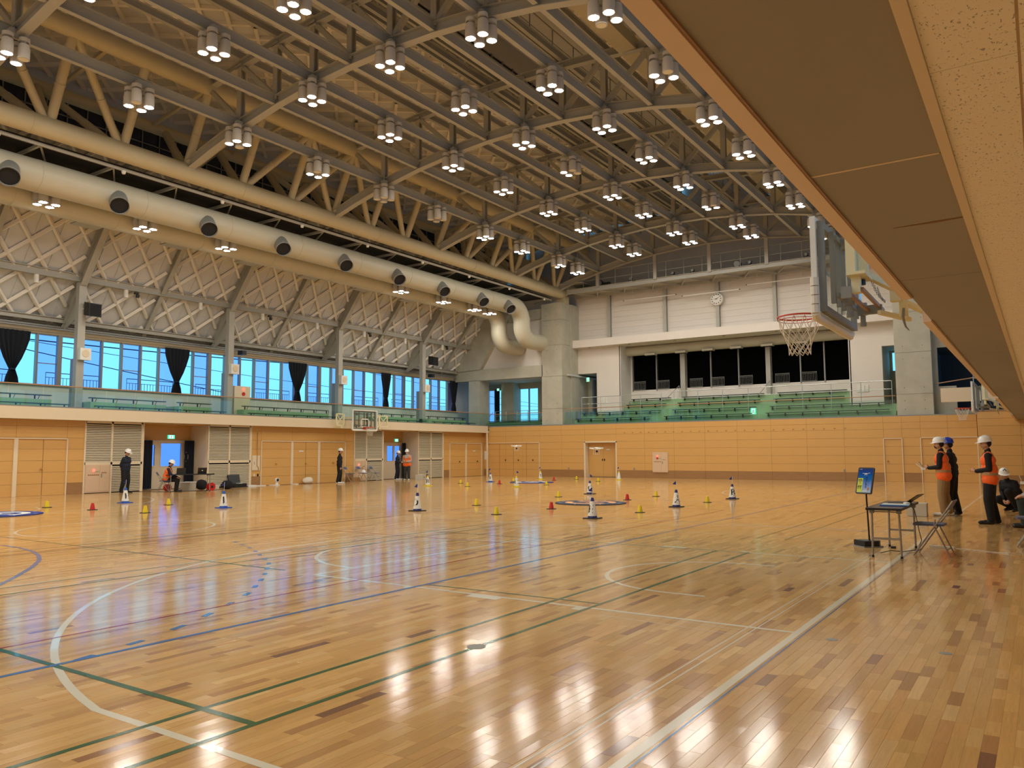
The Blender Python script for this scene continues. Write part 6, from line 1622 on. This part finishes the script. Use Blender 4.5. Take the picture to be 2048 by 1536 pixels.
def blend_mesh(name, prims, voxel, mats, post=None):
    """prims: (a, b, ra, rb, material index); one continuous remeshed surface"""
    bm = bmesh.new()
    for (a, b, ra, rb, mi) in prims: cap_mesh(bm, a, b, ra, rb)
    me = bpy.data.meshes.new('tmp'); bm.normal_update(); bmesh.ops.recalc_face_normals(bm, faces=bm.faces[:]); bm.to_mesh(me); bm.free()
    o = bpy.data.objects.new('tmp', me); COL.objects.link(o)
    r = o.modifiers.new('r', 'REMESH'); r.mode = 'VOXEL'; r.voxel_size = voxel; r.use_smooth_shade = True
    s_ = o.modifiers.new('s', 'SMOOTH'); s_.factor = .5; s_.iterations = 3
    dg = bpy.context.evaluated_depsgraph_get(); dg.update()
    out = bpy.data.meshes.new_from_object(o.evaluated_get(dg)); bpy.data.objects.remove(o); bpy.data.meshes.remove(me)
    n = len(out.polygons); ctr = np.zeros(n*3); out.polygons.foreach_get('center', ctr); ctr = ctr.reshape(-1, 3)
    best = np.full(n, 1e9); mi_ = np.zeros(n, int)
    for (a, b, ra, rb, mi) in prims:
        a = np.array(a); b = np.array(b); d = b-a; L2 = max(d@d, 1e-9)
        t = np.clip((ctr-a)@d/L2, 0, 1); dist = np.linalg.norm(ctr-(a+t[:, None]*d), axis=1)-(ra+(rb-ra)*t)
        k = dist < best-1e-6; best[k] = dist[k]; mi_[k] = mi
    if post is not None: mi_ = post(ctr, mi_)
    out.materials.clear()
    for m_ in mats: out.materials.append(M[m_])
    out.polygons.foreach_set('material_index', mi_.astype(np.int32)); out.polygons.foreach_set('use_smooth', np.ones(n, bool)); out.update(); out.name = name
    o = bpy.data.objects.new(name, out); COL.objects.link(o); return o
def V(*a): return Vector(a)
def hand_prims(w, d, side, palm, curl, mi, s_=1.0):
    """w wrist, d finger direction, side: direction towards the thumb, palm: palm normal"""
    d = d.normalized(); side = (side-d*side.dot(d)).normalized(); palm = d.cross(side).normalized() if palm is None else palm.normalized()
    out = [(w, w+d*.075*s_, .026*s_, .022*s_, mi)]
    for k, (off, L) in enumerate(((.028, .070), (.010, .078), (-.009, .072), (-.027, .058))):
        b = w+d*.078*s_+side*off*s_
        out.append((w+d*.035*s_+side*off*.8*s_, b, .014*s_, .0105*s_, mi))
        d1 = (d*math.cos(curl*.6)+palm*math.sin(curl*.6)); m1 = b+d1*L*.5*s_
        d2 = (d*math.cos(curl*1.7)+palm*math.sin(curl*1.7)); m2 = m1+d2*L*.5*s_
        out += [(b, m1, .0098*s_, .009*s_, mi), (m1, m2, .009*s_, .0075*s_, mi)]
    t0 = w+d*.025*s_+side*.022*s_; t1 = t0+(d*.6+side*.75).normalized()*.038*s_; t2 = t1+(d*.9+side*.1+palm*.45).normalized()*.032*s_
    out += [(t0, t1, .013*s_, .0105*s_, mi), (t1, t2, .0105*s_, .009*s_, mi)]
    return out
def person(loc, rz, label, H=1.72, top='jacket', legs='jacket', shoe='shoew', helmet='helmetw', vest=False, mask=None, sleeve=None, voxel=.012,
           pose='stand', arms='front', lean=0.0, look=(1, 0, 0), held=None, mark=False, band=True):
    t = thing('person', label, 'person', loc, rz=rz)
    s = H/1.75
    mats = [top, legs, shoe, 'skin', sleeve or top]
    TOP, LEG, SHO, SKN, SLV = range(5)
    P = []
    if pose == 'stand':
        pel = V(0, 0, .96*s); che = V(.02+lean*.3, 0, 1.28*s); nk = V(.015+lean*.45, 0, 1.47*s); hd = V(.045+lean*.6, 0, 1.625*s)
        legs_ = []
        for sg in (-1, 1):
            hip = pel+V(0, sg*.085*s, -.03); kn = V(.03+.02*sg, sg*.105*s, .50*s); an = V(-.03+.05*sg, sg*.115*s, .10*s)
            legs_.append((hip, kn, an, V(.17+.05*sg, sg*.135*s, .035)))
    elif pose == 'sit':
        pel = V(0, 0, .54*s); che = V(.06+lean*.3, 0, .85*s); nk = V(.09+lean*.5, 0, 1.04*s); hd = V(.14+lean*.6, 0, 1.18*s); legs_ = []
        for sg in (-1, 1):
            hip = pel+V(.02, sg*.09*s, -.02); kn = V(.44*s, sg*.12*s, .52*s); an = V(.40*s, sg*.12*s, .10*s); legs_.append((hip, kn, an, an+V(.18, sg*.02, -.065)))
    else:   # squat
        pel = V(-.12, 0, .34*s); che = V(.04, 0, .63*s); nk = V(.13, 0, .79*s); hd = V(.21, 0, .92*s); legs_ = []
        for sg in (-1, 1):
            hip = pel+V(.02, sg*.10*s, 0); kn = V(.34*s if sg > 0 else .26*s, sg*.19*s, .50*s if sg > 0 else .30*s); an = V(.02*s if sg > 0 else -.14*s, sg*.15*s, .11*s); legs_.append((hip, kn, an, an+V(.17, sg*.03, -.07)))
    up = (nk-che).normalized()
    fwd = V(1, 0, 0); fwd = (fwd-up*fwd.dot(up)).normalized(); lat = up.cross(fwd)   # lat: person's left
    # torso
    mid = pel.lerp(che, .45)
    P += [(pel-lat*.08*s, pel+lat*.08*s, .138*s, .138*s, TOP), (mid-lat*.075*s, mid+lat*.075*s, .146*s, .146*s, TOP), (pel.lerp(mid, .35)-lat*.08*s, pel.lerp(mid, .35)+lat*.085*s, .138*s, .138*s, TOP),
          (che-lat*.10*s, che+lat*.10*s, .134*s, .134*s, TOP), (che+up*.09*s-lat*.12*s-fwd*.01, che+up*.09*s+lat*.12*s-fwd*.01, .085*s, .085*s, TOP),
          (nk-up*.04*s, nk+up*.02*s, .066*s, .060*s, TOP), (nk-up*.10*s-lat*.05*s, nk-up*.10*s+lat*.05*s, .07*s, .07*s, TOP), (nk, hd-up*.05*s, .050*s, .048*s, SKN)]
    # head
    lk = Vector(look).normalized(); hu = (V(0, 0, 1)*.9+up*.3); hu = (hu-lk*hu.dot(lk)).normalized(); hl = hu.cross(lk)
    P += [(hd+hu*.03*s, hd+hu*.045*s, .093*s, .090*s, SKN), (hd-hl*.012-hu*.02*s, hd+hl*.012-hu*.02*s+lk*.012, .078*s, .078*s, SKN), (hd-hu*.06*s+lk*.035*s, hd-hu*.035*s+lk*.03*s, .042*s, .055*s, SKN),
          (hd+lk*.088*s-hu*.022*s, hd+lk*.098*s-hu*.03*s, .011*s, .014*s, SKN)]
    for sg in (-1, 1): P.append((hd+hl*sg*.083*s-hu*.005, hd+hl*sg*.088*s-hu*.035*s, .014*s, .011*s, SKN))
    for (hip, kn, an, toe) in legs_:
        m_ = hip.lerp(kn, .5)
        P += [(hip, m_, .122*s, .110*s, LEG), (m_, kn, .110*s, .092*s, LEG), (kn, kn.lerp(an, .35), .092*s, .086*s, LEG), (kn.lerp(an, .35), an, .086*s, .072*s, LEG),
              (V(an.x-.03, an.y, .045 if pose != 'squat' else an.z-.05), toe, .045, .038, SHO), (V(an.x-.04, an.y, .055 if pose != 'squat' else an.z-.05), V(an.x+.02, an.y, .06 if pose != 'squat' else an.z-.04), .045, .045, SHO)]
    # arms
    hands = []
    for sg in (-1, 1):
        sh = che+up*.10*s+lat*sg*.185*s
        if arms == 'front' or (arms == 'mixed' and sg > 0): el = sh+(-up*.27-fwd*.02+lat*sg*.045)*s; wr = el+(fwd*.22-up*.05-lat*sg*.14)*s; dd = (fwd*.8-lat*sg*.45+up*.1); pl = (-lat*sg)
        elif arms == 'hold': el = sh+(-up*.27+fwd*.02+lat*sg*.05)*s; wr = el+(fwd*.23-up*.02-lat*sg*.12)*s; dd = (fwd*.75-lat*sg*.5+up*.15); pl = (-lat*sg)
        elif arms == 'back': el = sh+(-up*.26-fwd*.10+lat*sg*.03)*s; wr = el+(-up*.13-fwd*.06-lat*sg*.17)*s; dd = (-lat*sg*.9-up*.3); pl = -fwd
        elif arms == 'table': el = sh+(-up*.22+fwd*.12+lat*sg*.04)*s; wr = el+(fwd*.24-up*.03-lat*sg*.05)*s; dd = (fwd-up*.15); pl = V(0, 0, -1)
        elif arms == 'knee': el = sh+(-up*.20+fwd*.10+lat*sg*.03)*s; wr = el+(fwd*.18-up*.10-lat*sg*.14)*s; dd = (fwd*.5-up*.6-lat*sg*.2); pl = -fwd*.3-lat*sg
        else: el = sh+(-up*.29+lat*sg*.04-fwd*.02)*s; wr = el+(-up*.25+fwd*.06)*s; dd = (-up+fwd*.15); pl = -lat*sg
        P += [(sh, sh.lerp(el, .5), .070*s, .064*s, SLV), (sh.lerp(el, .5), el, .064*s, .056*s, SLV), (el, wr, .056*s, .042*s, SLV)]
        d_ = Vector(dd).normalized(); wr2 = wr+d_*.02
        P += hand_prims(wr2, d_, (V(0, 0, 1) if arms in ('front', 'hold', 'knee', 'back') else fwd if arms == 'side' else -lat*sg), Vector(pl), .75 if arms != 'table' else .35, SKN, s)
        hands.append(wr2+d_*.06)
    def post(c, mi):
        return mi
    b = blend_mesh('body', P, voxel, mats, post); b.parent = t
    # face details
    for sg in (-1, 1):
        e = MB().ell(hd+lk*.083*s+hl*sg*.032*s+hu*.012*s, (.010, .012, .007), 8, 6); part('eye', e, 'ink', t, smooth=True)
    part('mouth', MB().ell(hd+lk*.083*s-hu*.062*s, (.008, .022, .006), 8, 6), 'basewood', t, smooth=True)
    R_ = Matrix((lk, hl, hu)).transposed()
    if mask:
        part('face_mask', MB().ell(hd+lk*.048*s-hu*.048*s, (.052*s, .058*s, .046*s), 14, 10, R_), 'ink' if mask == 'black' else 'paper', t, smooth=True)
    part('hair', MB().ell(hd-lk*.022*s+hu*.008*s, (.088*s, .090*s, .088*s), 14, 10, R_), 'hair', t, smooth=True)
    hm = part('helmet', helmet_mesh(MB(), hd+hu*.056*s, .95*s, lk, hu), helmet, t, smooth=True)
    if mark: part('helmet_mark', MB().bar(hd+hu*.115+lk*.115+hl*.03, hd+hu*.16+lk*.07+hl*.01, .012, .012).bar(hd+hu*.16+lk*.07+hl*.01, hd+hu*.13+lk*.10-hl*.04, .012, .012).bar(hd+hu*.16+lk*.07+hl*.01, hd+hu*.17-lk*.02, .012, .012), 'ink', hm)
    part('chin_strap', MB().tube([hd+hl*.10*s+hu*.02*s, hd+hl*.07*s-hu*.06*s+lk*.02, hd+lk*.06*s-hu*.105*s, hd-hl*.07*s-hu*.06*s+lk*.02, hd-hl*.10*s+hu*.02*s], .005, 5), 'ink', t)
    if vest:
        lo = pel.lerp(mid, -.38) if pose == 'stand' else pel.lerp(mid, .2); e_ = .014
        Q = [(lo-lat*.09*s, lo+lat*.09*s, .140*s+e_, .140*s+e_, 0), (mid-lat*.075*s, mid+lat*.075*s, .148*s+e_, .148*s+e_, 0), (pel.lerp(mid, .4)-lat*.085*s, pel.lerp(mid, .4)+lat*.085*s, .140*s+e_, .140*s+e_, 0),
             (che-lat*.095*s, che+lat*.095*s, .134*s+e_, .134*s+e_, 0), (che+up*.09*s-lat*.09*s, che+up*.09*s+lat*.09*s, .092*s+e_, .092*s+e_, 0)]
        upn = np.array(up); lan = np.array(lat); fwn = np.array(fwd); c_ = np.array(che); zc = float((mid-che).dot(up))
        def vp(c, mi):
            h = (c-c_)@upn; l = np.abs((c-c_)@lan); f_ = (c-c_)@fwn
            mi = np.zeros(len(c), int)
            b1 = (h > zc-.12) & (h < zc-.06); b2 = (l > .06*s) & (l < .135*s) & (h >= zc-.02)
            mi[b1 | b2] = 1
            neck = (f_ > .02) & (l < .05+.5*np.maximum(h+.02, 0)) & (h > -.02)
            mi[neck] = 2
            return mi
        v = blend_mesh('safety_vest', Q, .014, ['vest', 'vestband', top], vp); v.parent = t; v['label'] = 'orange safety vest with grey bands'
    return t, hands
PI2 = PI/2
person((-1.94, 20.75, 0), PI-.05, 'person in orange vest and khaki trousers holding a controller, black mask, white helmet', 1.77, 'jacket', 'khaki', 'shoew', 'helmetw', True, 'black', voxel=.010, arms='hold', lean=.05, look=(1, .05, -.05))
person((-1.82, 21.15, 0), PI-.15, 'person in dark navy clothes and blue helmet standing behind the khaki trousers', 1.76, 'navy', 'jacket', 'black', 'helmetb', False, None, voxel=.010, arms='front', look=(1, 0, -.05))
person((-.94, 18.95, 0), PI+.05, 'person in orange vest, black trousers and white helmet, hands joined, right of the pair', 1.76, 'jacket', 'jacket', 'black', 'helmetw', True, None, voxel=.010, arms='front', look=(1, .1, -.1))
person((-.70, 23.0, 0), PI+.9, 'person in black squatting by the far wall, white helmet with a black mark', 1.72, 'jacket', 'jacket', 'black', 'helmetw', False, None, voxel=.010, pose='squat', arms='knee', look=(.6, .8, -.25), mark=True)
person((.02, 15.2+3.2, 0), PI+.05, 'seated person at the right photo edge, only dark green knees in view', 1.7, 'greysleeve', 'greenpants', 'black', 'helmetw', False, None, voxel=.012, pose='sit', arms='table')
folding_chair((.02, 18.4, 0), PI, 'folding chair under the person whose knees enter at the right edge')
person((-30.0, 17.25, 0), math.radians(25), 'person all in black with white helmet standing before the first louvre screen', 1.68, 'navy', 'jacket', 'black', 'helmetw', arms='back', look=(.9, .1, -.3), lean=.03)
person((-29.05, 18.4, 0), math.radians(52), 'person in orange vest sitting at the laptop table', 1.66, 'navy', 'jacket', 'black', 'helmetw', True, None, pose='sit', arms='table', look=(.9, 0, -.35), lean=.05)
person((-29.3, 27.95, 0), math.radians(40), 'person in black tracksuit and white shoes standing before the three-leaf doors', 1.72, 'jacket', 'jacket', 'shoew', 'helmetw', arms='side', look=(1, 0, .02))
person((-30.1, 33.1, 0), math.radians(30), 'person in navy workwear holding papers, left of the pair in the doorway', 1.60, 'navy', 'navy', 'shoew', 'helmetw', arms='front', look=(1, 0, -.15))
person((-29.2, 32.9, 0), math.radians(-60), 'person in orange vest with grey sleeves and white mask, right of the pair', 1.68, 'greysleeve', 'greytrouser', 'shoew', 'helmetw', True, 'white', sleeve='greysleeve', arms='front', look=(1, .1, -.1))
t = thing('remote_controller', 'white remote controller with tablet in the hands of the person in khaki', 'controller', (-2.35, 20.75, 1.07), rz=PI)
part('case', MB().box(-.05, .05, -.09, .09, -.02, .03), 'whitep', t); part('tablet', MB().prism([(.02, -.12, .05), (.10, -.12, .17), (.105, -.12, .165), (.025, -.12, .045)], (0, .24, 0)), 'whitep', t)
part('antenna', MB().tube([(.05, -.05, .03), (.16, -.05, .12)], .006, 6).tube([(.05, .05, .03), (.16, .05, .12)], .006, 6), 'whitep', t)
t = thing('remote_controller', 'white controller held at the right photo edge above the dark knees', 'controller', (-.36, 18.4, .86), rz=PI)
part('case', MB().box(-.05, .05, -.09, .09, -.02, .03), 'whitep', t); part('tablet', MB().prism([(.02, -.1, .03), (.06, -.1, .15), (.065, -.1, .147), (.025, -.1, .028)], (0, .2, 0)), 'whitep', t)
t = part('paper_sheet', MB().box(-.09, .09, -.12, .12, 0, .004), 'paper'); t.location = (-29.78, 33.25, .98); t.rotation_euler = (0, -.3, .5); tag(t, 'white papers held by the person in navy workwear', 'paper')
t = part('black_equipment', MB().prism([(-.3, -.15, 0), (.5, -.15, 0), (.5, -.15, .12), (.1, -.15, .2), (-.3, -.15, .1)], (0, .3, 0)), 'black'); t.location = (.55, 26.5, .55); tag(t, 'black equipment on a stand behind the squatting person', 'equipment')
